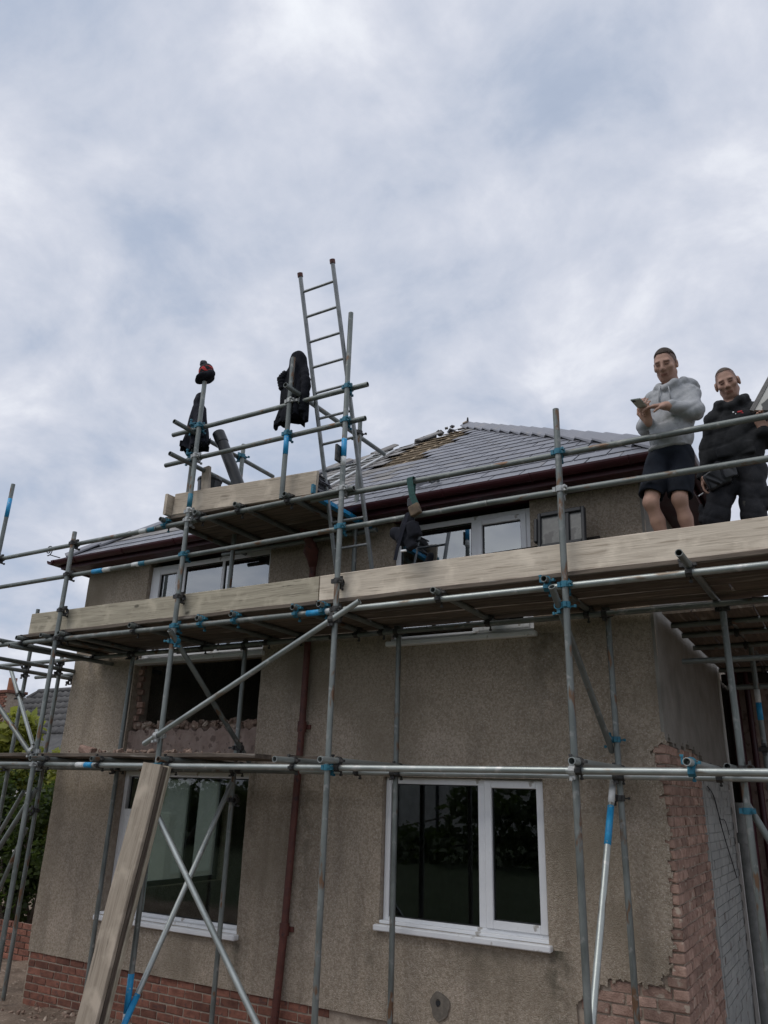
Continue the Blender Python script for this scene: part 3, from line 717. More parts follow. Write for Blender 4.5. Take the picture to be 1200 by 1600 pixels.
# bare ragged top: broken tiles and mortar
for i in range(9):
    t = random.uniform(.84, .995); p = Vector((EX0, EY, EZ)).lerp(APX, t)+Vector((random.uniform(-.05, .12), random.uniform(-.1, .1), .02+random.uniform(0, .06)))
    s = random.uniform(.025, .06)
    box('broken_tile', (-s, -s*.8, -.012), (s, s*.8, .012), random.choice((slate_old_m, slate_m, mortar_m)), roof, .004, jit=.006,
        M=Matrix.Translation(p) @ Matrix.Rotation(random.uniform(-.9, .9), 4, 'X') @ Matrix.Rotation(random.uniform(-.7, .7), 4, 'Y') @ Matrix.Rotation(random.uniform(0, 3), 4, 'Z'))
vs, fs = sweep([APX+Vector((.02, -.06, .05)), APX+Vector((.02, -.06, .11)), APX+Vector((.02, -.06, .13))], [.018, .016, .01], 8); link('finial', mesh('finial', vs, fs, True), roof, black_m)
# hip iron scrolled at the left corner
pts = [(EX0+.03, EY-.01, EZ+.03), (EX0-.04, EY-.04, EZ+.05), (EX0-.10, EY-.07, EZ+.07)]
cxx, czz = EX0-.12, EZ+.13
for i in range(22):
    t = -math.pi/2-.3+i*.42; rr = .075*(1-i/30); pts.append((cxx+rr*-math.cos(t+math.pi), EY-.08, czz+rr*math.sin(t)))
vs, fs = sweep(pts, .007, 6); link('hip_iron', mesh('hip_iron', vs, fs, True), roof, black_m)
print('slates', nsl)

# ------------------------------------------------------------------ scaffolding
scaf = empty('scaffolding', (-4, 5.2, -.45), 'grey tube and coupler scaffolding with timber decks wrapped round the house front', 'scaffolding')
def coupler_mesh():
    bm = bmesh.new()
    def ring(axis, off, r0, r1, wd):
        n = 12; loops = []
        for (r, h) in ((r0, -wd), (r1, -wd), (r1, wd), (r0, wd)):
            lp = []
            for i in range(n):
                t = 2*math.pi*i/n; a, b = r*math.cos(t), r*math.sin(t)
                co = (a, b, h) if axis == 'Z' else (h, a, b)
                lp.append(bm.verts.new((co[0]+off[0], co[1]+off[1], co[2]+off[2])))
            loops.append(lp)
        for k in range(4):
            A, B = loops[k], loops[(k+1) % 4]
            for i in range(n):
                j = (i+1) % n; bm.faces.new((A[i], A[j], B[j], B[i]))
    def bx(c, s):
        q = bmesh.ops.create_cube(bm, size=1)
        for v in q['verts']: v.co = Vector((v.co.x*s[0]+c[0], v.co.y*s[1]+c[1], v.co.z*s[2]+c[2]))
    ring('Z', (0, 0, 0), .0245, .032, .022); ring('X', (0, .052, 0), .0245, .032, .022)
    bx((.042, -.004, 0), (.026, .018, .036)); bx((-.042, -.004, 0), (.022, .024, .036)); bx((0, .052, .042), (.036, .018, .024)); bx((0, .052, -.042), (.036, .024, .024))
    bx((.048, -.034, 0), (.012, .05, .012)); bx((.048, -.05, 0), (.02, .014, .02)); bx((0, .07, -.052), (.012, .05, .012)); bx((0, .092, -.052), (.02, .014, .02))
    bx((0, .026, 0), (.04, .02, .04))
    bmesh.ops.recalc_face_normals(bm, faces=bm.faces[:])
    return bmmesh('coupler', bm)
CM = {}
for nm_, mt in (('d', coup_m), ('b', coupb_m), ('g', coupg_m)):
    me = coupler_mesh(); me.materials.append(mt); CM[nm_] = me
def coupler(pA, axA, axB, col='d', side=1):
    """pA on tube A's centreline; tube B runs along axB, displaced to one side"""
    z = Vector(axA).normalized(); x = Vector(axB); x = (x-z*x.dot(z)).normalized(); y = z.cross(x)*side
    if side < 0: x = -x
    p = Vector(pA)
    M = Matrix(((x.x, y.x, z.x, p.x), (x.y, y.y, z.y, p.y), (x.z, y.z, z.z, p.z), (0, 0, 0, 1)))
    return link('coupler', CM[col], scaf, None, M)
def band(a, b, t0, t1, m, r=TR+.0012):
    a, b = Vector(a), Vector(b); M, Ln = basis(a.lerp(b, t0), a.lerp(b, t1))
    return link('painted_band', tubemesh('painted_band', Ln, r, 14, False), scaf, m, M)
def bandm(p, ax, half, m):
    p, ax = Vector(p), Vector(ax).normalized(); M, Ln = basis(p-ax*half, p+ax*half)
    return link('painted_band', tubemesh('painted_band', Ln, TR+.0015, 14, False), scaf, m, M)
X_, Y_, Z_ = Vector((1, 0, 0)), Vector((0, 1, 0)), Vector((0, 0, 1))
OY, IY = 5.2, 6.27
STD = [(-8.42, OY, 5.03), (-7.09, OY, 4.22), (-5.385, OY, 5.665), (-3.552, OY, 5.925), (-1.60, OY, 4.42), (.42, OY, 4.4)]
LEAN = {-7.09: (-.035, .02), -5.385: (.0, .0), -3.552: (.0, .0), -1.60: (.0, -.0)}
def spt(x, z):          # point on an outer standard
    return Vector((x, OY, z))
for x, y, zt in STD:
    tube('standard', (x, y, gz(x, y)+.02), (x, y, zt), galv_m, scaf)
    box('base_plate', (x-.075, y-.075, gz(x, y)-.02), (x+.075, y+.075, gz(x, y)+.02), coup_m, scaf, .004)
for x, y, zt in ((-8.37, IY, 3.12), (-7.1, IY, 3.09), (-5.385, IY-.03, 3.09), (-3.55, IY, 3.09), (-1.6, IY+.05, 3.10), (-.715, IY, 3.0), (-.715, 8.1, 3.05), (-9.02, IY, 3.75), (.42, IY, 3.09), (-9.02, 8.4, 3.6)):
    tube('standard', (x, y, gz(x, y)+.02), (x, y, zt), galv_m, scaf)
tube('standard', (-4.09, IY, 3.14), (-4.09, IY, 5.365), galv_m, scaf)
tube('standard', (-4.21, OY-.01, 4.12), (-4.205, OY-.01, 5.61), galv_m, scaf)
tube('standard', (-5.60, 5.37, 4.2), (-5.60, 5.37, 5.62), galv_m, scaf)
tube('standard', (-5.45, 5.97, 3.15), (-5.45, 5.97, 5.26), galv_m, scaf)
# ledgers and guard rails (inside the standards)
LY = OY+.051
def rail(a, b, m=galv_m, name='ledger'): return tube(name, a, b, m, scaf)
rail((-9.6, LY, 3.045), (-3.63, LY, 3.03)); rail((-3.50, LY, 3.033), (.9, LY, 3.03), galvn_m)
rail((-9.6, IY-.052, 3.03), (-4.3, IY-.052, 3.03)); rail((-4.25, IY-.052, 3.03), (.9, IY-.052, 3.03))
rail((-9.4, LY, 1.772), (-6.36, LY, 1.777)); rail((-6.355, LY, 1.777), (-1.665, LY, 1.780), galvn_m); rail((-1.64, OY-.052, 1.775), (.9, OY-.052, 1.782), galvn_m)
rail((-9.5, IY-.052, 1.775), (-4.6, IY-.052, 1.775)); rail((-4.55, IY-.052, 1.775), (.9, IY-.052, 1.775), galvn_m)
rail((-9.5, LY, 4.09), (-5.86, LY, 4.095), name='guard_rail'); rail((-5.85, LY, 4.097), (-3.46, LY, 4.115), name='guard_rail'); rail((-3.95, LY+.05, 4.10), (.9, LY, 4.045), name='guard_rail')
rail((-9.5, LY, 3.735), (-6.08, LY, 3.735), name='guard_rail'); rail((-6.07, LY, 3.737), (-2.2, LY, 3.765), name='guard_rail'); rail((-2.195, LY, 3.765), (.9, LY, 3.735), name='guard_rail')
rail((-5.86, LY, 4.80), (-3.37, LY, 4.78), name='guard_rail'); rail((-5.81, LY, 5.145), (-3.36, LY, 5.125), name='guard_rail')
rail((-5.51, 4.97, 5.115), (-5.51, 6.6, 5.115), name='guard_rail'); rail((-5.51, 4.97, 4.755), (-5.51, 6.6, 4.765), name='guard_rail')
rail((-4.12, 5.0, 5.19), (-4.165, 6.92, 5.265), name='guard_rail')
# transoms
TZ = 3.082
for x, y0 in ((-8.05, 5.14), (-7.71, 5.16), (-7.30, 5.16), (-7.02, 5.16), (-5.97, 5.17), (-5.09, 5.18), (-4.68, 5.18), (-3.99, 5.18), (-3.71, 5.17), (-2.62, 5.14), (-1.745, 5.17), (.1, 5.16)):
    tube('transom', (x, y0, TZ), (x+random.uniform(-.03, .03), 6.44 if x > -7.3 else 6.8, TZ), galv_m, scaf)
for x in (-7.71, -7.02, -5.97, -5.09, -4.68, -3.99, -3.71, -2.62, -1.745):
    coupler((x, LY, 3.034), X_, Y_, random.choice('ddbd') if x not in (-5.09, -4.68, -3.71) else 'b', 1)
    coupler((x, IY-.052, 3.034), X_, Y_, 'd', 1)
tube('transom', (-.775, 4.93, TZ), (-.70, 10.2, TZ), galv_m, scaf); coupler((-.775, LY, 3.034), X_, Y_, 'd', 1)
for x, y0 in ((-8.3, 5.0), (-7.0, 5.08), (-6.2, 5.15), (-5.30, 5.12), (-3.92, 5.0), (-3.49, 5.0), (-1.557, 5.0), (-.867, 5.0)):
    bright = x > -4
    tube('transom', (x, y0, 1.829), (x, 6.42, 1.829), galvn_m if bright else galv_m, scaf)
    coupler((x, OY-.052 if x > -1.6 else LY, 1.779), X_, Y_, 'b' if x in (-.867,) else 'd', 1)
    coupler((x, IY-.052, 1.775), X_, Y_, 'd', 1)
for x in (-5.74, -5.27, -4.76, -4.17):
    tube('transom', (x, 5.17, 4.155), (x, 6.62, 4.158), galv_m, scaf); coupler((x, LY, 4.105), X_, Y_, 'b' if x < -5.5 else 'd', 1)
tube('ledger', (-5.9, 6.3, 4.107), (-3.85, 6.3, 4.107), galv_m, scaf)
# couplers where ledgers and rails cross the standards
for x, z, c in ((-7.09, 3.035, 'd'), (-5.385, 3.035, 'b'), (-3.552, 3.03, 'd'), (-1.6, 3.03, 'b'), (-7.09, 4.092, 'd'), (-5.385, 4.10, 'g'), (-3.552, 4.11, 'g'), (-1.6, 4.06, 'b'),
                (-7.09, 3.735, 'd'), (-5.385, 3.742, 'b'), (-3.552, 3.755, 'b'), (-1.6, 3.757, 'g'), (-5.385, 4.797, 'g'), (-5.385, 5.142, 'b'), (-3.552, 4.782, 'b'), (-3.552, 5.127, 'b'),
                (-7.09, 1.776, 'g'), (-5.385, 1.778, 'b'), (-3.552, 1.779, 'b'), (-8.42, 4.09, 'd'), (-8.42, 3.735, 'd'), (-5.385, 4.19, 'g'), (-7.09, 3.34, 'd'), (-5.385, 3.32, 'd'), (-3.552, 3.27, 'd')):
    coupler((x, OY, z), Z_, X_, c, 1)
coupler((-1.6, OY, 1.775), Z_, X_, 'g', -1)
for x, z, c in ((-4.21, 4.787, 'b'), (-4.206, 5.132, 'g')): coupler((x, OY-.01, z), Z_, X_, c, 1)
coupler((-5.51, LY, 5.142), Y_, X_, 'b', -1); coupler((-5.51, LY, 4.797), Y_, X_, 'b', -1)
coupler((-5.45, 5.97, 5.115), Z_, Y_, 'b', 1); coupler((-5.45, 5.97, 4.765), Z_, Y_, 'd', 1); coupler((-4.14, LY, 5.135), X_, Y_, 'g', 1)
coupler((-4.09, IY, 5.235), Z_, Y_, 'd', 1)
for x in (-7.1, -5.385, -3.55, -1.6):
    coupler((x, IY, 3.03), Z_, X_, 'd', -1); coupler((x, IY, 1.775), Z_, X_, 'd', -1)
# sleeve joints and paint marks
for p, ax, h, m in (((-6.09, LY, 3.737), X_, .05, white_m), ((-6.0, LY, 3.738), X_, .045, coupb_m), ((-6.66, LY, 3.735), X_, .085, blue_m), ((-6.52, LY, 3.735), X_, .06, white_m),
                    ((-5.93, LY, 4.095), X_, .05, coupb_m), ((-6.05, LY, 4.095), X_, .05, white_m), ((-6.34, LY, 1.777), X_, .055, blue_m), ((-6.455, LY, 1.777), X_, .06, white_m),
                    ((-3.78, LY, 3.031), X_, .10, blue_m), ((-3.67, LY, 3.031), X_, .045, white_m), ((-5.385, OY, 4.30), Z_, .075, coupb_m), ((-5.385, OY, 4.20), Z_, .03, white_m),
                    ((-3.552, OY, 4.50), Z_, .09, blue_m), ((-3.552, OY, 4.37), Z_, .045, white_m), ((-4.208, OY-.01, 4.665), Z_, .10, blue_m),
                    ((-5.385, OY, .02), Z_, .14, blue_m), ((-5.385, OY, -.24), Z_, .12, white_m), ((-.715, 8.1, 2.42), Z_, .08, blue_m), ((-.715, 8.1, 2.56), Z_, .06, white_m),
                    ((-8.42, OY, 4.72), Z_, .12, blue_m)):
    bandm(p, ax, h, m)
box('base_jack', (-3.60, OY-.075, 4.36), (-3.575, OY+.02, 4.52), coup_m, scaf, .004)
# braces
def brace(a, b, m=galv_m, bands=()):
    tube('brace', a, b, m, scaf)
    for t0, t1, mm in bands: band(a, b, t0, t1, mm)
brace((-5.53, OY-.05, 1.96), (-3.29, OY-.05, 3.06), galvn_m); coupler((-5.385, OY, 2.03), Z_, Vector((1, 0, .49)), 'g', -1); coupler((-3.552, OY, 2.93), Z_, Vector((1, 0, .49)), 'd', -1)
brace((-5.335, 5.10, 2.97), (-5.335, 6.40, 1.86)); coupler((-5.385, 5.2, 2.885), Z_, Y_, 'b', -1); coupler((-5.385, IY-.03, 1.99), Z_, Y_, 'd', -1)
brace((-1.652, 5.06, 2.985), (-1.652, 6.36, 1.965)); coupler((-1.6, 5.2, 2.88), Z_, Y_, 'b', 1); coupler((-1.6, IY+.05, 2.05), Z_, Y_, 'b', 1)
brace((-5.34, OY-.05, 1.46), (-3.62, OY-.05, -.42), galvn_m)
brace((-5.335, 6.16, 1.66), (-5.335, 5.02, -.40), galvn_m, ((.80, .98, blue_m),)); coupler((-5.385, IY-.03, 1.50), Z_, Y_, 'd', -1)
brace((-1.655, 6.36, 1.78), (-1.655, 5.0, -.42), galvn_m, ((.02, .09, white_m), (.10, .22, blue_m))); coupler((-1.6, IY+.05, 1.62), Z_, Y_, 'd', 1)
brace((-.715, IY+.05, 1.60), (-.30, IY+.05, .75)); coupler((-.715, IY, 1.56), Z_, X_, 'b', 1)
# left return round the gable
rail((-7.72, 5.1, 2.985), (-7.60, 7.2, 2.985)); rail((-8.32, 5.2, 2.93), (-8.33, 8.8, 2.93)); rail((-8.95, 5.6, 2.93), (-8.98, 8.8, 2.93))
rail((-9.7, 6.9, 2.98), (-8.4, 6.9, 2.98)); rail((-9.7, 8.3, 2.98), (-8.4, 8.3, 2.98)); rail((-9.02+.05, 5.3, 1.80), (-9.0+.05, 8.8, 1.80)); rail((-8.42, 5.3, 1.81), (-8.42, 8.8, 1.81))
for y in (5.25, 6.22, 6.9):
    coupler((-8.32, y, 2.93), Y_, X_, 'd', 1); coupler((-8.96, y, 2.93), Y_, X_, 'd', 1)
for z in (3.0, 1.78): coupler((-8.37, IY, z), Z_, X_, 'd', -1); coupler((-9.02, IY, z), Z_, X_, 'd', -1)
brace((-9.27, IY-.05, 2.96), (-8.56, IY-.05, 2.03), galvn_m); brace((-8.35, OY-.05, 2.77), (-7.10, OY-.05, 1.87)); brace((-9.3, IY-.05, .42), (-8.58, IY-.05, 1.50)); brace((-7.62, OY+.05, .78), (-7.05, OY+.05, 1.55))
brace((-9.2, IY+.05, -.4), (-8.55, IY+.05, 1.10))
coupler((-7.09, OY, 1.90), Z_, X_, 'g', -1); coupler((-9.02, IY, 2.64), Z_, X_, 'd', -1); coupler((-8.37, IY, 1.3), Z_, X_, 'd', -1)
# right return along the side wall
for y in (6.92, 7.40, 8.06, 8.92, 9.6):
    tube('transom', (-1.21+random.uniform(-.02, .01), y, 3.035), (.9, y, 3.035), galv_m, scaf)
    coupler((-.75, y, 3.082), Y_, X_, 'd', 1)
rail((-.765, 5.9, 1.84), (-.765, 9.9, 1.84)); rail((-1.15, 6.9, 2.72), (.8, 6.9, 2.72)); rail((-.98, 8.2, 2.66), (.8, 8.2, 2.66)); rail((-.72+.05, 8.0, 2.10), (.3, 8.3, 2.35))
coupler((-.715, IY, 1.84), Z_, Y_, 'd', -1); coupler((-.715, 8.1, 2.08), Z_, X_, 'd', -1); coupler((-.715, IY, 3.0), Z_, X_, 'd', 1)
# boards: decks and toe boards
def board(name, a, b, wdt, th, m, rollv=(0, 0, 1), bev=.005, bands=True):
    """scaffold board from a to b (centre of its top face line); rollv is the normal of its broad face"""
    a, b = Vector(a), Vector(b); x = (b-a); Ln = x.length; x.normalize(); n = Vector(rollv); n = (n-x*n.dot(x)).normalized(); y = n.cross(x)
    M = Matrix(((x.x, y.x, n.x, a.x), (x.y, y.y, n.y, a.y), (x.z, y.z, n.z, a.z), (0, 0, 0, 1)))
    bm = bmesh.new(); nseg = max(2, int(Ln/.25)); vs = []
    for i in range(nseg+1):
        s = Ln*i/nseg; wv = .003*math.sin(i*1.3+Ln*7+a.y*13)
        for u, v_ in ((-wdt/2+bev, -th), (wdt/2-bev, -th), (wdt/2, -th+bev), (wdt/2, -bev), (wdt/2-bev, 0), (-wdt/2+bev, 0), (-wdt/2, -bev), (-wdt/2, -th+bev)):
            vs.append(bm.verts.new((s, u+random.uniform(-.0012, .0012), v_+wv)))
    for i in range(nseg):
        for k in range(8):
            j = (k+1) % 8; bm.faces.new((vs[i*8+k], vs[i*8+8+k], vs[i*8+8+j], vs[i*8+j]))
    bm.faces.new([vs[k] for k in range(8)]); bm.faces.new([vs[nseg*8+k] for k in range(7, -1, -1)])
    bmesh.ops.recalc_face_normals(bm, faces=bm.faces[:])
    return bmmesh(name, bm), M
def deck(name, a, b, wdt, th, m, rollv=(0, 0, 1)):
    me, M = board(name, a, b, wdt, th, m, rollv); return link(name, me, scaf, m, M)
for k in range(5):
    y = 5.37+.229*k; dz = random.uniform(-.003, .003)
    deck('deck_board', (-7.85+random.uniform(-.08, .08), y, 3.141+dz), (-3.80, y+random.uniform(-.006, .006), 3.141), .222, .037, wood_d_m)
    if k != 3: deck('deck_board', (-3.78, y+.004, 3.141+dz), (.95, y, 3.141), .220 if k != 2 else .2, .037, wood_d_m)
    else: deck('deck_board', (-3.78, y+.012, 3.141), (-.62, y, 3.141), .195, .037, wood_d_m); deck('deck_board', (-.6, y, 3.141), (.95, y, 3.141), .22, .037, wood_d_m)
for k in range(10):     # deck of the side return, widened out of view to darken its underside
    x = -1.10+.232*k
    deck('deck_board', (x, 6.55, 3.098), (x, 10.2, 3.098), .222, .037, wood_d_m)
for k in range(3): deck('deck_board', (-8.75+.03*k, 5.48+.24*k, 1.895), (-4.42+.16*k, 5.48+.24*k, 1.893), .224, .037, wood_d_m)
TB = -3.797
deck('toe_board', (-7.70, 5.29, 3.257), (TB-.006, 5.29, 3.250), .225, .037, wood_g_m, (0, -1, 0)); deck('toe_board', (TB+.006, 5.29, 3.252), (.95, 5.29, 3.252), .227, .037, wood_l_m, (0, -1, 0))
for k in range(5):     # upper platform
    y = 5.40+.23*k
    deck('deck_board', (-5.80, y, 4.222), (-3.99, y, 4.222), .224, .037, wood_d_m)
    box('board_end_band', (-4.05, y-.113, 4.1825), (-3.988, y+.113, 4.2245), blue_m, scaf, .003)
deck('toe_board', (-5.70, 5.285, 4.345), (-3.90, 5.285, 4.265), .232, .037, wood_m, (0, -1, 0)); box('board_end_band', (-3.925, 5.244, 4.145), (-3.897, 5.287, 4.235), coupb_m, scaf, .003)
deck('toe_board', (-5.745, 5.20, 4.325), (-5.745, 6.5, 4.325), .225, .037, wood_m, (-1, 0, 0))

# ------------------------------------------------------------------ signed-distance modelling for soft shapes
class Field:
    def __init__(self, lo, hi, h):
        self.lo = np.array(lo, np.float32); self.h = h
        self.n = np.ceil((np.array(hi)-self.lo)/h).astype(int)+1
        self.f = np.full(tuple(self.n), .2, np.float32)
    def sub(self, lo, hi, m):
        a = np.maximum(np.floor((np.array(lo)-m-self.lo)/self.h).astype(int), 0); b = np.minimum(np.ceil((np.array(hi)+m-self.lo)/self.h).astype(int)+1, self.n)
        if np.any(b <= a): return None, None
        sl = tuple(slice(i, j) for i, j in zip(a, b))
        g = np.meshgrid(*[self.lo[k]+self.h*np.arange(a[k], b[k], dtype=np.float32) for k in range(3)], indexing='ij')
        return sl, np.stack(g, -1)
    def put(self, sl, d, k, op):
        f = self.f[sl]
        if op == 'add':
            if k > 0: t = np.maximum(k-np.abs(f-d), 0)/k; self.f[sl] = np.minimum(f, d)-t*t*k*.25
            else: self.f[sl] = np.minimum(f, d)
        else:
            d = -d
            if k > 0: t = np.maximum(k-np.abs(f-d), 0)/k; self.f[sl] = np.maximum(f, d)+t*t*k*.25
            else: self.f[sl] = np.maximum(f, d)
    def cap(self, a, b, ra, rb=None, k=.02, op='add', flat=None):
        """tapered capsule; flat = (direction, factor) squashes it along a direction"""
        rb = ra if rb is None else rb
        a, b = np.array(a, np.float32), np.array(b, np.float32); R = max(ra, rb)
        sl, p = self.sub(np.minimum(a, b)-R, np.maximum(a, b)+R, k+.02)
        if sl is None: return
        ab = b-a; t = np.clip(((p-a)@ab)/max(float(ab@ab), 1e-9), 0, 1)[..., None]
        q = p-(a+ab*t)
        if flat is not None:
            dv = np.array(flat[0], np.float32); dv = dv/np.linalg.norm(dv); q = q+dv*((q@dv)*(1/flat[1]-1))[..., None]
        self.put(sl, np.linalg.norm(q, axis=-1)-(ra+(rb-ra)*t[..., 0]), k, op)
    def ell(self, c, r, ax=None, k=.02, op='add'):
        c = np.array(c, np.float32); r = np.array(r, np.float32); R = float(r.max())
        sl, p = self.sub(c-R, c+R, k+.02)
        if sl is None: return
        q = p-c
        if ax is not None: q = q@np.array(ax, np.float32).T
        k0 = np.linalg.norm(q/r, axis=-1); k1 = np.linalg.norm(q/(r*r), axis=-1)+1e-6
        self.put(sl, k0*(k0-1)/k1, k, op)
    def boxp(self, c, s, ax=None, rnd=.01, k=.01, op='add'):
        c = np.array(c, np.float32); s = np.array(s, np.float32); R = float(np.linalg.norm(s))
        sl, p = self.sub(c-R, c+R, k+.02)
        if sl is None: return
        q = p-c
        if ax is not None: q = q@np.array(ax, np.float32).T
        q = np.abs(q)-(s-rnd)
        self.put(sl, np.linalg.norm(np.maximum(q, 0), axis=-1)+np.minimum(q.max(-1), 0)-rnd, k, op)
    def chain(self, pts, rs, k=.02, op='add', flat=None):
        for i in range(len(pts)-1): self.cap(pts[i], pts[i+1], rs[i], rs[i+1], k, op, flat)
    def pos(self):
        return np.stack(np.meshgrid(*[self.lo[k]+self.h*np.arange(self.n[k], dtype=np.float32) for k in range(3)], indexing='ij'), -1)
    def mesh(self, name, relax=2):
        f = self.f; n = np.array(f.shape)-1; ins = f < 0
        c = np.zeros(tuple(n), np.int8)
        for dx in (0, 1):
            for dy in (0, 1):
                for dz in (0, 1): c += ins[dx:n[0]+dx, dy:n[1]+dy, dz:n[2]+dz]
        act = (c > 0) & (c < 8); idx = np.argwhere(act)
        if len(idx) == 0: return mesh(name, [(0, 0, 0)], [])
        vid = np.full(tuple(n), -1, np.int32); vid[act] = np.arange(len(idx))
        acc = np.zeros((len(idx), 3)); cnt = np.zeros(len(idx))
        cor = [(dx, dy, dz) for dx in (0, 1) for dy in (0, 1) for dz in (0, 1)]
        for i, A in enumerate(cor):
            for B in cor[i+1:]:
                if sum(abs(a-b) for a, b in zip(A, B)) != 1: continue
                fa = f[idx[:, 0]+A[0], idx[:, 1]+A[1], idx[:, 2]+A[2]]; fb = f[idx[:, 0]+B[0], idx[:, 1]+B[1], idx[:, 2]+B[2]]
                m = (fa < 0) != (fb < 0); t = np.where(m, fa/np.where(m, fa-fb, 1), 0)[:, None]
                acc += np.where(m[:, None], np.array(A)+(np.array(B)-np.array(A))*t, 0); cnt += m
        vs = self.lo+self.h*(idx+acc/cnt[:, None])
        quads = []
        for ax in range(3):
            o1, o2 = [(1, 2), (2, 0), (0, 1)][ax]
            s0 = [slice(None)]*3; s1 = [slice(None)]*3; s0[ax] = slice(0, -1); s1[ax] = slice(1, None)
            a, b = ins[tuple(s0)], ins[tuple(s1)]; e = np.argwhere(a != b)
            ok = (e[:, o1] > 0) & (e[:, o2] > 0) & (e[:, o1] < n[o1]) & (e[:, o2] < n[o2]); e = e[ok]
            flip = a[e[:, 0], e[:, 1], e[:, 2]]
            def at(d1, d2):
                q = e.copy(); q[:, o1] += d1; q[:, o2] += d2; return vid[q[:, 0], q[:, 1], q[:, 2]]
            Q = np.stack([at(-1, -1), at(0, -1), at(0, 0), at(-1, 0)], 1); Q[~flip] = Q[~flip][:, ::-1]; quads.append(Q)
        Q = np.concatenate(quads); Q = Q[(Q >= 0).all(1)]
        for _ in range(relax):       # light smoothing
            s = np.zeros_like(vs); k_ = np.zeros(len(vs))
            for i in range(4):
                j = (i+1) % 4
                np.add.at(s, Q[:, i], vs[Q[:, j]]); np.add.at(k_, Q[:, i], 1); np.add.at(s, Q[:, j], vs[Q[:, i]]); np.add.at(k_, Q[:, j], 1)
            vs = vs*.5+.5*s/np.maximum(k_, 1)[:, None]
        me = bpy.data.meshes.new(name); me.vertices.add(len(vs)); me.vertices.foreach_set('co', vs.astype(np.float32).ravel())
        me.loops.add(Q.size); me.loops.foreach_set('vertex_index', Q.astype(np.int32).ravel())
        me.polygons.add(len(Q)); me.polygons.foreach_set('loop_start', np.arange(0, Q.size, 4, dtype=np.int32))
        me.update(calc_edges=True); me.validate(); me.shade_smooth(); return me
def folds(F, amp, dirs):
    """cloth folds: soft waves with narrow creases"""
    p = F.pos(); d = 0
    for (kx, ky, kz, ph) in dirs:
        q = np.sin(p[..., 0]*kx+p[..., 1]*ky+p[..., 2]*kz+ph+1.2*np.sin(p[..., 2]*8+ph)+1.0*np.sin(p[..., 0]*9+p[..., 1]*7+ph))
        d = d+.35*q+1.6*np.maximum(q-.62, 0)
    F.f += (amp*d/len(dirs)**.5).astype(np.float32)
def colour_verts(me, cols, name='Col'):
    at = me.color_attributes.new(name, 'FLOAT_COLOR', 'POINT')
    c = np.ones((len(me.vertices), 4), np.float32); c[:, :3] = cols; at.data.foreach_set('color', c.ravel())
def vcos(me):
    a = np.empty(len(me.vertices)*3, np.float32); me.vertices.foreach_get('co', a); return a.reshape(-1, 3)

# ------------------------------------------------------------------ loose things on and around the scaffold
# ladder
ld = empty('ladder', (-3.81, 5.97, 3.14), 'tall metal pole ladder lashed to the upper guard rail beside the small platform', 'ladder')
lb, lt = Vector((-4.0, 5.975, 3.145)), Vector((-4.0, 4.945, 6.34)); W_ = Vector((.39, 0, 0))
tube('stile', lb, lt, alu_m, ld, .021, True); tube('stile', lb+W_, lt+W_+Vector((-.01, 0, .02)), alu_m, ld, .021, True)
for p in (lt, lt+W_+Vector((-.01, 0, .02))):
    d = (lt-lb).normalized(); tube('end_cap', p-d*.01, p+d*.03, maroon_d_m, ld, .027, False)
for i in range(13):
    p = lb.lerp(lt, .045+i*.0755); tube('rung', p, p+W_*.99, alu_m, ld, .0135, False, 10)
# roof ladder
rl = empty('roof_ladder', rp3(3.2, .5, .03), 'pale roof ladder lying up the slates near the left hip', 'ladder')
for off in (0, .36):
    tube('rail', rp3(3.12+off, .25, .045), rp3(2.88+off*.9, 3.75, .045), alul_m, rl, .016, False)
for i in range(13):
    t = .03+i*.078; tube('rung', rp3(3.12-.24*t, .25+3.5*t, .045), rp3(3.48-.28*t, .25+3.5*t, .045), alu_m, rl, .012, False, 8)
# leaning boards
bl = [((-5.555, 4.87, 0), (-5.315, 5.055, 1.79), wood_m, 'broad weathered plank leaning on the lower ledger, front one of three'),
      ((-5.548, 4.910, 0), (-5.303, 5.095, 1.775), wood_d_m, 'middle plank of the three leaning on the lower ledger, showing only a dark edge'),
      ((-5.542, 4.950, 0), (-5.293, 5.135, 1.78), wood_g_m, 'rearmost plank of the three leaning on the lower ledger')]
for a, b, m, lab in bl:
    a = Vector(a); a.z = gz(a.x, a.y)+.03; b = Vector(b)
    xd = (b-a).normalized(); nrm = Vector((.04, -1, .1))
    me, M = board('scaffold_board', a+Vector((.045, 0, 0)), b+Vector((.015, 0, 0)), .215, .038, m, nrm)
    tag(link('scaffold_board', me, None, m, M), lab, 'plank', 'planks leaning on the scaffold')
# hat on the standard
hat = empty('bobble_hat', (-5.385, 5.2, 5.66), 'black and red bobble hat pulled over the top of a scaffold pole', 'hat')
F = Field((-5.55, 5.05, 5.58), (-5.22, 5.36, 5.98), .005)
F.ell((-5.38, 5.2, 5.775), (.082, .08, .098), k=0)
folds(F, .002, [(40, 30, 20, 0)])
me = F.mesh('crown'); vc = vcos(me); red = (np.sin(vc[:, 2]*95+1.5*np.sin(vc[:, 0]*60))+.7*np.sin(vc[:, 0]*70+vc[:, 1]*50) > .1) & (vc[:, 2] < 5.82) & (vc[:, 2] > 5.72)
colour_verts(me, np.where(red[:, None], (.55, .05, .05), (.014, .014, .016)))
hat_m = mat('knit', (.9, .9, .9), (1, 1, 1), 30, 4, .95, bump=.5, bscale=150, vcol='Col'); link('crown', me, hat, hat_m)
F = Field((-5.55, 5.05, 5.58), (-5.22, 5.36, 5.98), .005)
Tt = Matrix.Rotation(.18, 3, 'Y')
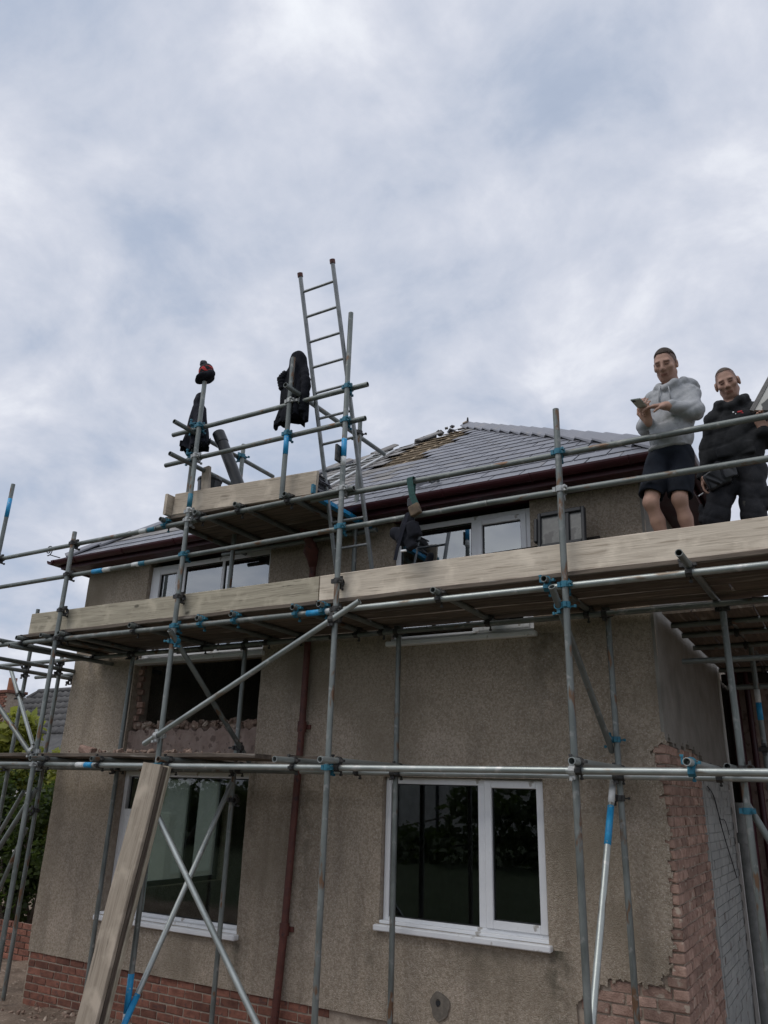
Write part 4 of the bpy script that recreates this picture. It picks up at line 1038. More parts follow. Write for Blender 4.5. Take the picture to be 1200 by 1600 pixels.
F.ell((-5.385, 5.2, 5.705), (.10, .097, .045), np.array(Tt), k=0); F.cap((-5.46, 5.19, 5.69), (-5.30, 5.19, 5.725), .045, .05, .02, flat=((0, 1, 0), .9)); folds(F, .002, [(60, 50, 10, 0)])
link('cuff', F.mesh('cuff'), hat, blackcloth_m)
F = Field((-5.50, 5.1, 5.82), (-5.30, 5.3, 6.0), .005); F.ell((-5.435, 5.2, 5.89), (.042, .042, .04), k=0); folds(F, .005, [(90, 80, 70, 0), (-100, 60, 90, 2), (50, -90, 100, 1)])
link('pompom', F.mesh('pompom'), hat, mat('grey_wool', (.03, .03, .035), (.07, .07, .075), 60, 4, .95))
# jackets hanging on posts
def jacket(name, top, secs, lab, m, sleeves, seed):
    """hooded coat hung over a post: lofted cloth whose folds deepen towards the hem, plus limp sleeves"""
    x, y, z = top; root = empty(name, (x, y, z+secs[-1][0]), lab, 'jacket'); r = random.Random(seed); n = 56
    zs_ = np.array([q[0] for q in secs]); cs_ = [q[1] for q in secs]; hs_ = [q[2] for q in secs]
    ph = [r.uniform(0, 6) for _ in range(5)]; vs, fs = [], []
    m_ = 46
    for k in range(m_+1):
        dz = zs_[0]+(zs_[-1]-zs_[0])*k/m_; c_ = np.interp(-dz, -zs_, cs_); h_ = np.interp(-dz, -zs_, hs_); t = k/m_
        dep = min(h_*.8, .055+.03*t)
        for i in range(n):
            a = 2*math.pi*i/n; w_ = t*(.10*math.sin(5*a+ph[0])+.07*math.sin(9*a+ph[1]+3*t)+.05*math.sin(14*a+ph[2]-4*t))+.03*math.sin(3*a+11*t+ph[3])
            hem = (.035*math.sin(2*a+ph[4])+.02*math.sin(5*a)) if k > m_-3 else 0
            ca, sa = math.cos(a), math.sin(a); ca = math.copysign(abs(ca)**.8, ca)
            vs.append((x+c_+h_*ca*(1+w_*.5), y+dep*sa*(1+2.2*w_), z+dz+hem*(k-m_+3)/3))
    for k in range(m_):
        for i in range(n): q = (i+1) % n; fs.append((k*n+i, k*n+n+i, k*n+n+q, k*n+q))
    fs.append(tuple(range(n)))
    b0 = len(vs)
    for i in range(n): vs.append(tuple(np.array(vs[m_*n+i])*np.array((1, 1, 1))+np.array((0, 0, .06))))
    for i in range(n): q = (i+1) % n; fs.append((m_*n+i, b0+i, b0+q, m_*n+q))
    fs.append(tuple(range(b0, b0+n)))
    link('cloth', mesh('cloth', vs, fs, True), root, m)
    for pts, rs in sleeves:
        pts = [Vector(p) for p in pts]; P2 = []; R2 = []
        for k in range(25):
            f_ = k/24*(len(pts)-1); i = min(int(f_), len(pts)-2); P2.append(pts[i].lerp(pts[i+1], f_-i)+Vector((x, y, z))); R2.append((rs[i]+(rs[i+1]-rs[i])*(f_-i))*(1+.10*math.sin(k*1.9+seed)))
        v_, f2 = sweep(P2, R2, 14); link('sleeve', mesh('sleeve', v_, f2, True), root, m)
    return root
navy_m = mat('dark_jacket_cloth', (.010, .011, .018), (.022, .023, .034), 9, 5, .9, bump=.4, bscale=100, spec=.25)
jacket('hanging_jacket', (-4.235, 5.30, 5.75), [(0, 0, .015), (-.02, 0, .06), (-.08, .005, .095), (-.18, .01, .105), (-.23, .0, .135), (-.32, -.005, .15), (-.5, 0, .155), (-.62, .005, .155), (-.72, -.01, .165), (-.80, -.02, .175)],
       'black hooded jacket draped over the post next to the ladder', blackcloth_m, [([(-.10, -.03, -.23), (-.145, -.04, -.30), (-.13, -.04, -.42)], [.04, .052, .035]), ([(.10, -.02, -.25), (.15, -.03, -.42), (.135, -.03, -.64), (.12, -.03, -.72)], [.045, .05, .045, .04])], 3)
jacket('hanging_jacket', (-5.60, 5.37, 5.665), [(0, 0, .012), (-.02, -.005, .045), (-.10, -.012, .064), (-.16, -.005, .062), (-.21, .01, .085), (-.36, .012, .115), (-.5, .018, .15), (-.69, .022, .19)],
       'black hooded jacket hanging from the pole beside the bobble hat', navy_m, [([(.05, -.03, -.23), (.095, -.05, -.40), (.13, -.05, -.60)], [.035, .045, .042])], 8)
# things on the small platform
pp = empty('black_pipe', (-5.0, 5.5, 4.23), 'length of fat black plastic pipe leaning on the small platform rail', 'pipe')
tube('pipe', (-4.93, 5.55, 4.27), (-5.33, 5.47, 5.10), black_m, pp, .062, True, 20); tube('socket', (-5.36, 5.464, 5.16), (-5.30, 5.476, 5.04), black_m, pp, .067, True, 20)
bx_ = empty('rubble_bucket', (-5.56, 5.62, 4.23), 'upright black bin standing behind the pole on the small platform', 'bin')
vs, fs = [], []
for zq, rq in ((4.23, .10), (4.68, .125), (4.70, .135), (4.72, .13), (4.66, .115), (4.26, .09)):
    for i in range(18): t = 2*math.pi*i/18; vs.append((-5.56+rq*math.cos(t), 5.62+rq*math.sin(t), zq))
for k in range(5):
    for i in range(18): j = (i+1) % 18; fs.append((k*18+i, k*18+j, k*18+18+j, k*18+18+i))
fs.append(tuple(range(90, 108)))
link('tub', mesh('tub', vs, fs), bx_, black_m)
me, M = board('timber_offcut', (-5.44, 5.46, 4.235), (-5.50, 5.47, 4.80), .10, .045, wood_m, (0, -1, .05)); tag(link('timber_offcut', me, None, wood_m, M), 'short timber offcut standing against the black bin', 'timber')
def slate_pile(c, n, lab, wx=.2):
    root = empty('slate_pile', c, lab, 'slates', 'slates piled on the platform')
    for i in range(n):
        a = random.uniform(-.15, .15); s = random.uniform(.85, 1.05)
        box('slate', (-wx*s, -.14, 0), (wx*s, .14, .009), slate_m, root, .002, jit=.003, M=Matrix.Translation(Vector(c)+Vector((random.uniform(-.02, .02), random.uniform(-.02, .02), .0115*i))) @ Matrix.Rotation(a, 4, 'Z') @ Matrix.Rotation(random.uniform(-.02, .02), 4, 'X'))
    return root
slate_pile((-4.18, 5.50, 4.226), 17, 'thick pile of dark slates behind the post near the ladder'); slate_pile((-4.78, 5.48, 4.226), 14, 'smaller pile of dark slates beside the black pipe', .13)
# tool harness on the top rail
hx = empty('tool_harness', (-2.85, 5.2, 3.4), 'tool belt with green straps and black pouches hung over the top guard rail', 'tool belt')
green_m = mat('green_webbing', (.005, .04, .036), (.009, .065, .058), 60, 3, .8, bump=.3, bscale=200); tan_m = mat('worn_leather', (.08, .055, .035), (.15, .105, .065), 20, 5, .8)
R0 = Vector((-2.89, 5.26, 4.083))
arc = [R0+Vector((0, -.031*math.sin(t), .031*math.cos(t))) for t in np.linspace(-1.6, 1.6, 9)]
vs, fs = strip([(-2.90, 5.30, 3.66), (-2.90, 5.295, 3.9)]+arc+[(-2.85, 5.20, 3.93), (-2.79, 5.185, 3.80)], .055, (1, 0, .05), .006); link('strap', mesh('strap', vs, fs), hx, green_m)
box('buckle', (-2.935, 5.27, 3.86), (-2.865, 5.31, 3.94), black_m, hx, .008)
F = Field((-3.06, 5.03, 3.34), (-2.60, 5.36, 3.88), .006)
F.boxp((-2.80, 5.165, 3.775), (.05, .022, .05), np.array(Matrix.Rotation(.35, 3, 'Y')), .012, .01); link('leather_pad', F.mesh('leather_pad'), hx, tan_m)
F = Field((-3.06, 5.03, 3.3), (-2.60, 5.36, 3.80), .006)
F.cap((-2.86, 5.18, 3.72), (-2.90, 5.17, 3.55), .05, .075, .02, flat=((0, 1, 0), .6)); F.ell((-2.965, 5.19, 3.60), (.085, .045, .06), np.array(Matrix.Rotation(-.5, 3, 'Y')), k=.02)
F.boxp((-2.80, 5.15, 3.60), (.05, .04, .07), np.array(Matrix.Rotation(.3, 3, 'Y')), .015, .015); F.boxp((-2.835, 5.16, 3.49), (.045, .035, .05), np.array(Matrix.Rotation(.5, 3, 'Y')), .015, .01)
folds(F, .006, [(40, 30, 20, 0), (60, -30, 40, 1)]); link('pouch', F.mesh('pouch'), hx, blackcloth_m)
vs, fs = strip([(-2.84, 5.12, 3.74), (-2.88, 5.115, 3.60), (-2.93, 5.12, 3.45), (-2.955, 5.13, 3.36)], .03, (1, 0, -.2), .006); link('strap', mesh('strap', vs, fs), hx, navy_m)
box('buckle', (-2.895, 5.105, 3.415), (-2.845, 5.125, 3.43), upvc_m, hx, .003, M=Matrix.Identity(4))
# tool bag behind the toe board
F = Field((-3.05, 5.38, 3.12), (-2.2, 5.85, 3.62), .008)
F.boxp((-2.72, 5.60, 3.26), (.24, .14, .13), None, .05, .03); F.cap((-2.90, 5.55, 3.38), (-2.85, 5.55, 3.50), .04, .03, .03); F.cap((-2.62, 5.56, 3.36), (-2.52, 5.56, 3.42), .04, .035, .03); folds(F, .012, [(25, 20, 15, 0), (-18, 30, 22, 1)])
tag(link('tool_bag', F.mesh('tool_bag'), None, blackcloth_m), 'slumped black tool bag on the deck under the hanging tool belt', 'bag')
# framed old window leaning on the wall, standing on a low bench
me, M = board('dark_plank', (-2.80, 6.31, 3.60), (-1.62, 6.31, 3.625), .225, .03, felt_m, (0, -1, .12)); tag(link('dark_plank', me, None, felt_m, M), 'dark plank propped on edge along the house wall behind the toe board', 'plank')
for x_ in (-2.7, -1.72): tag(box('plank_prop', (x_-.05, 6.25, 3.143), (x_+.05, 6.40, 3.486), wood_d_m, None, .004), 'timber block under the %s end of the dark plank' % ('left' if x_ < -2 else 'right'), 'block')
fr_ = empty('old_window_frame', (-1.92, 6.24, 3.143), 'dark framed old window with grimy glass leaning on the house wall', 'window frame')
Mx = Matrix.Translation((-1.895, 6.08, 3.143)) @ Matrix.Rotation(-.16, 4, 'X') @ Matrix.Rotation(-.02, 4, 'Y')
dirtyglass_m = mat('grimy_glass', (.06, .063, .06), (.13, .133, .125), 9, 6, .35, c3=(.035, .035, .034), s3=7, t3=.55, spec=.6)
for lo, hi in (((-.21, -.03, 0), (-.18, .03, .84)), ((.18, -.03, 0), (.21, .03, .84)), ((-.18, -.029, 0), (.18, .029, .05)), ((-.18, -.029, .80), (.18, .029, .84)), ((.04, -.028, .05), (.075, .028, .80)), ((-.18, -.027, .50), (.18, .027, .53)), ((-.235, -.05, .55), (-.205, .0, .78))):
    box('frame', lo, hi, gasket_m, fr_, .006, M=Mx)
for a_, b_ in ((.05, .50), (.53, .80)):
    box('pane', (-.18, -.004, a_), (.04, .004, b_), dirtyglass_m, fr_, M=Mx); box('pane', (.075, -.004, a_), (.18, .004, b_), dirtyglass_m, fr_, M=Mx)
# bent flashing clip on the slates by the gutter
q = empty('lead_offcut', rp3(5.27, .3, .03), 'crumpled grey metal offcut lying on the slates above the gutter', 'offcut')
for i, (u, v_, s) in enumerate(((5.20, .30, .07), (5.30, .36, .05), (5.36, .33, .035))):
    box('piece', (-s, -s*.5, -.012), (s, s*.5, .02), alu_m if i else slate_m, q, .006, jit=.008, M=Matrix.Translation(rp3(u, v_, .05)) @ Matrix.Rotation(.6, 4, 'X') @ Matrix.Rotation(.3*i-.2, 4, 'Y') @ Matrix.Rotation(i*.9, 4, 'Z'))
# rubble on the broken wall and the lower boards, bricks on the ground
def chunk(s):
    bm = bmesh.new(); bmesh.ops.create_cube(bm, size=1)
    for v in bm.verts: v.co = Vector((v.co.x*s*random.uniform(.7, 1.5), v.co.y*s*random.uniform(.6, 1.2), v.co.z*s*random.uniform(.5, .9)))+Vector([random.uniform(-.25, .25)*s for _ in range(3)])
    bmesh.ops.bevel(bm, geom=bm.edges[:], offset=s*.1, segments=1, affect='EDGES'); return bm
def heap(name, spots, lab, m):
    out = bmesh.new()
    for p, s in spots:
        b = chunk(s); b.transform(Matrix.Translation(p) @ Matrix.Rotation(random.uniform(0, 6), 4, Vector((random.uniform(-1, 1), random.uniform(-1, 1), 1)).normalized()))
        tmp = bpy.data.meshes.new('t'); b.to_mesh(tmp); b.free(); out.from_mesh(tmp); bpy.data.meshes.remove(tmp)
    return tag(link(name, bmmesh(name, out), None, m), lab, 'rubble', kind='stuff')
rub_m = mat('rubble', (.20, .13, .10), (.38, .28, .22), 12, 5, .95, bump=.7, bscale=60, c3=(.46, .38, .31), s3=9, t3=.58)
heap('rubble', [((random.uniform(-7.22, -5.34), random.uniform(6.52, 6.74), 2.22+random.uniform(.0, .06)), random.choice((.02, .03, .045, .06, .08))) for _ in range(240)], 'broken brick rubble strewn on the low wall in the knocked-out opening', rub_m)
heap('rubble', [((random.uniform(-7.0, -5.35), random.uniform(5.5, 6.1), 1.905+random.uniform(0, .02)), random.choice((.02, .03, .05))) for _ in range(70)], 'small brick rubble scattered on the lower scaffold boards', rub_m)
gs = []
for _ in range(420):
    x, y = random.uniform(-8.0, -4.3), random.uniform(5.0, 6.4); gs.append(((x, y, gz(x, y)+.01), random.choice((.012, .02, .03, .045))))
heap('rubble', gs, 'gravelly brick rubble spread over the soil at the foot of the wall', rub_m)
for p, a, lab in (((-6.35, 5.32, 0), .5, 'loose broken brick on the soil left of the leaning planks'), ((-6.62, 5.44, 1.925), .2, 'broken brick lying on the lower scaffold boards under the opening')):
    p = Vector(p); p.z = p.z or gz(p.x, p.y)+.06
    o = link('loose_brick', brickmesh(.15, .10, .066, 'loose_brick', .008, .008), None, bricks_m, Matrix.Translation(p) @ Matrix.Rotation(a, 4, 'Z') @ Matrix.Rotation(.25, 4, 'Y')); tag(o, lab, 'brick')
box_ = box('paving_slab', (-8.3, 4.75, -.42), (-6.35, 5.28, -.345), soil_m, None, .01, M=Matrix.Rotation(0, 4, 'Z')); tag(box_, 'dusty slab lying on the soil at the left of the house front', 'slab')

# ------------------------------------------------------------------ right background: rear wing with pipes
rw = empty('rear_wing', (0, 10.2, -.64), 'pinkish rendered rear wing beyond the side wall under the return scaffold', 'building')
box('wall', (-1.20, 10.1, -.7), (2.6, 12.5, 2.95), pinkrender_m, rw, .01); box('roof_edge', (-1.25, 10.0, 2.951), (2.7, 12.6, 3.05), felt_m, rw, .01)
tube('soil_pipe', (-1.13, 9.95, -.6), (-1.13, 9.95, 3.6), maroon_m, rw, .058, False); tube('downpipe', (-.985, 10.02, -.6), (-.985, 10.02, 3.4), maroon_m, rw, .034, False)
tube('drain_pipe', (-1.15, 9.55, -.6), (-1.15, 9.55, 1.62), mat('grey_pipe', (.17, .175, .17), (.27, .275, .265), 8, 5, .6), rw, .06, False); tube('pipe_collar', (-1.15, 9.55, 1.22), (-1.15, 9.55, 1.32), MATS['grey_pipe'], rw, .075, False)
cab = []
for i in range(16):
    t = i/15; cab.append((XR+.03, 8.02+1.2*t+.05*math.sin(t*9), 1.75-.75*t+.10*math.sin(t*5)))
vs, fs = sweep(cab, .005, 6); link('cable', mesh('cable', vs, fs, True), house, black_m)
vs, fs = sweep([(XR+.03, 8.1+.6*t, 1.72-.25*t+.05*math.sin(6*t)) for t in np.linspace(0, 1.6, 14)], .004, 6); link('cable', mesh('cable', vs, fs, True), house, black_m)

# ------------------------------------------------------------------ left background: neighbour's roof, hedge, shrubs
nb = empty('neighbour_house', (-20, 18, -.6), 'dark tiled neighbouring house roof seen past the left corner of the house', 'house')
box('wall', (-27.0, 16.9, -.7), (-17.0, 21, 2.38), whitewall_m, nb)
# hip roof: front slope facing the camera
HN, EN = 4.75, 2.4
fr0, fr1, tp0, tp1 = Vector((-27.8, 16.0, EN)), Vector((-16.3, 16.0, EN)), Vector((-25.8, 18.6, HN)), Vector((-18.3, 18.6, HN))
link('roof', mesh('roof', [fr0, fr1, tp1, tp0, Vector((-27.8, 21.2, EN)), Vector((-16.3, 21.2, EN))], [(0, 1, 2, 3), (0, 3, 4), (1, 5, 2), (3, 2, 5, 4)]), nb, tile_m)
sv = Vector((0, 2.6, HN-EN)); SLn = sv.length; sv.normalize(); sn = Vector((0, -sv.z, sv.y))
def pantile():
    n = 8; vs = []; fs = []
    for v_ in (0, .40):
        for i in range(n+1):
            t = i/n; vs.append(Vector((t*.30, 0, 0))+sv*v_+sn*(.02*math.sin(t*2*math.pi)+.03+(.03 if v_ == 0 else 0)))
        for i in range(n+1):
            t = i/n; vs.append(Vector((t*.30, 0, 0))+sv*v_+sn*(.0))
    m = 2*(n+1)
    for i in range(n): fs += [(i, i+1, m+i+1, m+i), (i, n+1+i, n+2+i, i+1)]
    return mesh('pantile', vs, fs, True)
pt = pantile(); cnt = 0
for r_ in range(3, 10):
    vv0 = SLn-.05-.345*(10-r_)
    if vv0 < 0: continue
    xx = -27.5
    while xx < -20.4:
        t = vv0/SLn
        if xx > -27.8+2.0*t+.1: link('pantile', pt, nb, tile_m, Matrix.Translation(Vector((xx, 16.0, EN))+sv*vv0)); cnt += 1
        xx += .295
for i in range(16): tube('ridge_tile', tp0+Vector((i*.44, 0, .02)), tp0+Vector((i*.44+.43, 0, .02)), tile_m, nb, .11, False, 10)
hd = (tp0-fr0)
for i in range(9): tube('ridge_tile', fr0+hd*(i/9), fr0+hd*((i+.97)/9), tile_m, nb, .10, False, 10)
ch = empty('chimney', (-22.9, 16.6, 0), parent=nb); ch.location = Vector((-25.1, 16.6, 3.4))-nb.location
for k in range(15):
    for j in range(3):
        s = -25.43+.228*j+(.11 if k % 2 else 0)
        link('brick', full_b[k % 4], ch, brick_m, Matrix.Translation((s+.1, 16.58, 3.35+.0755*k)))
box('core', (-25.4, 16.59, 2.3), (-24.65, 17.2, 4.46), mortar_m, ch); box('cap', (-25.48, 16.5, 4.461), (-24.57, 17.3, 4.56), brick_m, ch, .01)
tube('chimney_pot', (-24.9, 16.85, 4.56), (-24.9, 16.85, 5.0), mat('terracotta', (.24, .095, .05), (.33, .14, .075), 8, 4, .8), ch, .14, True, 16)
def foliage(name, n, region, size, m, seed):
    """many leaf-sized folded quads spread through a volume"""
    r = np.random.default_rng(seed); P_ = region(r, n); n = len(P_)
    d = r.normal(size=(n, 3)); d[:, 2] = d[:, 2]*.5-.1; d /= np.linalg.norm(d, axis=1)[:, None]
    e = np.cross(d, r.normal(size=(n, 3))); e /= np.linalg.norm(e, axis=1)[:, None]; nn = np.cross(d, e)
    s = size*r.uniform(.6, 1.25, n)[:, None]; w_ = s*r.uniform(.28, .45, (n, 1))
    vs = np.stack([P_, P_+d*s*.45+e*w_+nn*s*.08, P_+d*s, P_+d*s*.45-e*w_+nn*s*.08], 1).reshape(-1, 3)
    me = bpy.data.meshes.new(name); me.vertices.add(4*n); me.vertices.foreach_set('co', vs.astype(np.float32).ravel())
    Q = np.arange(4*n, dtype=np.int32); me.loops.add(4*n); me.loops.foreach_set('vertex_index', Q); me.polygons.add(n); me.polygons.foreach_set('loop_start', Q[::4].copy())
    me.update(calc_edges=True); return me
def clumps(cs, spread):
    def f(r, n):
        k = r.integers(0, len(cs), n); c = np.array(cs)[k]; v = r.normal(size=(n, 3)); v /= np.linalg.norm(v, axis=1)[:, None]
        return c[:, :3]+v*(c[:, 3:4]*r.uniform(.35, 1.0, (n, 1))**.5)*np.array(spread)
    return f
def bush(name, lab, cat, base, cs, n, size, m, seed, stems=6, spread=(1, 1, 1)):
    root = empty(name, base, lab, cat)
    link('crown', foliage('crown', n, clumps(cs, spread), size, m, seed), root, m)
    r = random.Random(seed)
    for i in range(stems):
        c = r.choice(cs); b = Vector(base)+Vector((r.uniform(-.5, .5), r.uniform(-.3, .3), 0))
        mid = b.lerp(Vector(c[:3]), .55)+Vector((r.uniform(-.2, .2), r.uniform(-.2, .2), .1))
        vs, fs = sweep([b, mid, Vector(c[:3])], [.04, .025, .01], 7); link('stem', mesh('stem', vs, fs, True), root, bark_m)
    return root
R_ = random.Random(3)
bush('hedge_shrub', 'tall yellow-green shrub behind the scaffold at the left corner of the house', 'shrub', (-11.6, 9.2, -.62),
     [(-11.6+R_.uniform(-1.3, 1.4), 9.2+R_.uniform(-.5, .6), z, R_.uniform(.28, .45)) for z in np.linspace(.7, 2.05, 34)], 15000, .10, leaf_m, 11, 9)
bush('hedge_shrub', 'dark green shrub filling the lower left edge below the yellow-green shrub', 'shrub', (-11.4, 8.4, -.62),
     [(-11.3+R_.uniform(-1.1, 1.0), 8.4+R_.uniform(-.4, .4), z, R_.uniform(.25, .42)) for z in np.linspace(.0, 1.5, 22)], 8000, .09, leafd_m, 12, 12)
bush('broadleaf_tree', 'bright green broad-leaved young tree at the far left edge', 'tree', (-12.9, 8.7, -.62), [(-12.45, 8.7, 2.42, .36), (-12.7, 8.8, 2.15, .42), (-12.6, 8.6, 1.7, .4)], 1500, .17, leaf_m, 13, 5)
gw = empty('garden_wall', (-12, 8.0, -.62), 'low brick garden wall running off from the left corner of the house', 'wall')
for k in range(6):
    for j in range(14):
        link('brick', full_b[(k+j) % 4], gw, brick_m, Matrix.Translation((-11.55+.2245*j+(.11 if k % 2 else 0), 7.60, -.62+.04+.0755*k)))
box('core', (-11.6, 7.60, -.66), (-8.45, 7.74, -.2), mortar_m, gw)
fw_ = box('white_outbuilding', (-17, 12.5, -.65), (-12.4, 12.7, 1.1), whitewall_m, None, .01); tag(fw_, 'pale rendered wall glimpsed through the shrubs at the left', 'wall')
# the far side of the garden, seen only as reflections in the windows
hr = random.Random(5)
bush('garden_hedge', 'dark garden hedge facing the house, seen only mirrored in the ground-floor panes', 'hedge', (-16, -7.5, -.5),
     [(x, -7.5+hr.uniform(-.5, .5), z+hr.uniform(-.2, .2), hr.uniform(.45, .7)) for x in np.linspace(-30, 2, 46) for z in (.2, .9, 1.35) if not (-12.3 < x < -9.6 and z > .5)], 16000, .24, leafd_m, 21, 10)
oh = empty('opposite_house', (-17, -24, -.6), 'white house across the garden, seen only mirrored in the ground-floor panes', 'house')
box('wall', (-22, -28, -.6), (-12.5, -24, 4.4), whitewall_m, oh)
for x in (-20.5, -18.2, -15.8, -13.9): box('window', (x, -24.001, 2.6), (x+1.0, -23.95, 3.8), gasket_m, oh); box('beam', (x-.4, -24.0, -.5), (x-.25, -23.94, 4.3), gasket_m, oh)
link('roof', mesh('roof', [(-22.4, -23.6, 4.4), (-12.1, -23.6, 4.4), (-12.1, -26, 6.8), (-22.4, -26, 6.8), (-22.4, -28.4, 4.4), (-12.1, -28.4, 4.4)], [(0, 1, 2, 3), (3, 2, 5, 4), (0, 3, 4), (1, 5, 2)]), oh, tile_m)

# ------------------------------------------------------------------ people
skin_m = mat('skin', (.40, .235, .175), (.46, .28, .21), 14, 4, .55, spec=.35, vcol='Col', bump=.1, bscale=90)
hair_m = mat('short_hair', (.028, .018, .012), (.06, .042, .03), 60, 3, .8, bump=.6, bscale=220)
hair2_m = mat('cropped_hair', (.07, .05, .04), (.12, .09, .07), 60, 3, .8, bump=.5, bscale=220)
hoodie_m = mat('grey_marl', (.33, .34, .355), (.40, .41, .425), 40, 5, .95, bump=.3, bscale=160, spec=.2)
shorts_m = mat('navy_shorts', (.006, .008, .014), (.012, .016, .025), 10, 4, .85, spec=.25)
workblack_m = mat('paint_flecked_black', (.011, .012, .014), (.024, .025, .027), 9, 5, .9, bump=.3, bscale=90, spec=.25, c3=(.35, .34, .3), s3=26, t3=.755, w3=.02)
trouser_m = mat('charcoal_trousers', (.018, .019, .023), (.038, .038, .043), 7, 5, .9, bump=.35, bscale=80, spec=.25, c3=(.10, .095, .085), s3=12, t3=.68)
shoe_m = mat('work_boot', (.05, .035, .025), (.09, .07, .05), 9, 4, .7)
def unit(v): v = np.array(v, float); return v/np.linalg.norm(v)
def frame(fwd, up_):
    f_ = unit(fwd); r_ = unit(np.cross(up_, f_))*1.0; u_ = np.cross(f_, r_); return r_, u_, f_       # r_: the person's left (+)
class Head:
    def __init__(self, c, fwd, up_, s=1.0):
        self.c = np.array(c); self.r, self.u, self.f = frame(fwd, up_); self.s = s; self.ax = np.stack([self.r, self.u, self.f])
    def p(self, x, y, z): return self.c+self.s*(self.r*x+self.u*y+self.f*z)
    def build(self, F, neck, ears=.078, earr=(.011, .033, .021)):
        s = self.s; E = lambda c_, r_, k=.02, op='add': F.ell(self.p(*c_), np.array(r_)*s, self.ax, k*s, op)
        Cc = lambda a, b, ra, rb, k=.02, op='add': F.cap(self.p(*a), self.p(*b), ra*s, rb*s, k*s, op)
        F.cap(self.p(0, -.075, -.03), neck, .056, .064, .03)
        E((0, .03, -.012), (.075, .094, .096)); E((0, -.03, .028), (.062, .085, .066), .03)
        E((0, -.098, .055), (.030, .022, .024), .03); Cc((-.052, -.06, -.005), (-.026, -.10, .045), .018, .014, .03); Cc((.052, -.06, -.005), (.026, -.10, .045), .018, .014, .03)
        Cc((-.038, .026, .078), (.038, .026, .078), .013, .013, .018)
        for sx in (-1, 1):
            E((sx*.045, -.018, .064), (.024, .02, .024), .02); E((sx*.031, .004, .1), (.017, .011, .017), .010, 'sub'); E((sx*.031, .004, .083), (.0125, .009, .010), .003)
            F.ell(self.p(sx*ears, -.004, -.008), np.array(earr)*s, self.ax, .008); F.ell(self.p(sx*(ears+.006), -.002, -.001), np.array((.006, .018, .010))*s, self.ax, .004, 'sub')
            E((sx*.012, -.031, .101), (.010, .009, .011), .008)
        Cc((0, .016, .090), (0, -.026, .112), .009, .0125, .012)
        Cc((-.021, -.062, .084), (.021, -.062, .084), .007, .007, .008); Cc((-.017, -.073, .083), (.017, -.073, .083), .0075, .0075, .008); Cc((-.022, -.0675, .096), (.022, -.0675, .096), .0028, .0028, .003, 'sub')
    def local(self, V): return ((V-self.c)@self.ax.T)/self.s
    def colours(self, V, base, beard, hairc, line0):
        q = self.local(V); col = base
        near = (np.abs(q) < .17).all(1)
        x, y, z = q[:, 0], q[:, 1], q[:, 2]; ax = np.abs(x)
        ss = lambda e0, e1, v: np.clip((v-e0)/(e1-e0), 0, 1)**2*(3-2*np.clip((v-e0)/(e1-e0), 0, 1))
        def tint(g, c):
            g = np.where(near, g, 0)[:, None]; col[:] = col*(1-g+g*np.array(c))
        # stubble round the jaw and mouth, fading upwards
        g = ss(-.025, -.06, y)*ss(-.005, .02, z)*ss(-.135, -.12, y); g = g*(1-.7*(ss(.05, .03, ax)*ss(-.062, -.045, y)))
        tint(g, beard)
        # cropped hair fading down the sides
        line = np.interp(z, (-.12, -.03, .012, .04, .06), (-.05, -.035, -.002, .045, line0))-.15*np.maximum(ax-.05, 0)
        ear = (ax > .0795) & (np.abs(y+.004) < .04) & (np.abs(z+.008) < .03)
        tint(ss(-.010, .014, y-line)*(~ear), hairc)
        tint(ss(.0125, .008, np.abs(y+.069))*ss(.024, .019, ax)*ss(.06, .07, z), (.80, .66, .66))                         # lips
        tint(ss(.0028, .0012, np.abs(y+.0675))*ss(.025, .021, ax)*ss(.06, .07, z), (.45, .4, .4))                           # mouth line
        tint(ss(.0075, .004, np.abs(y-.025+.10*(ax-.03)))*ss(.023, .018, np.abs(ax-.032))*ss(.04, .06, z), (.38, .34, .33))     # brows
        tint(ss(.017, .008, np.abs(y-.006))*ss(.024, .014, np.abs(ax-.030))*ss(.05, .065, z), (.74, .69, .68))               # sockets
        tint(ss(.0052, .003, np.abs(y-.004))*ss(.014, .011, np.abs(ax-.031))*ss(.05, .065, z), (.24, .22, .22))               # eyes
        return col
    def hair(self, name, top, fade, h=.005, m=None, root=None, th=.007):
        F = Field(self.c-.16*self.s, self.c+.16*self.s, h); s = self.s
        F.ell(self.p(0, .032, -.012), np.array((.075+th, .094+th*1.5, .096+th))*s, self.ax, 0)
        p = F.pos(); q = ((p-self.c.astype(np.float32))@self.ax.T.astype(np.float32))/s
        x, y, z = q[..., 0], q[..., 1], q[..., 2]
        line = np.where(z > .03, top-.25*np.abs(x)*(np.abs(x) > .045), np.where(z > -.03, top-(.03-z)*fade, -.03))
        line = line+.0015*np.sin(x*160)
        F.f = np.maximum(F.f, ((line-y)*s).astype(np.float32))
        return link(name, F.mesh(name, 1), root, m)
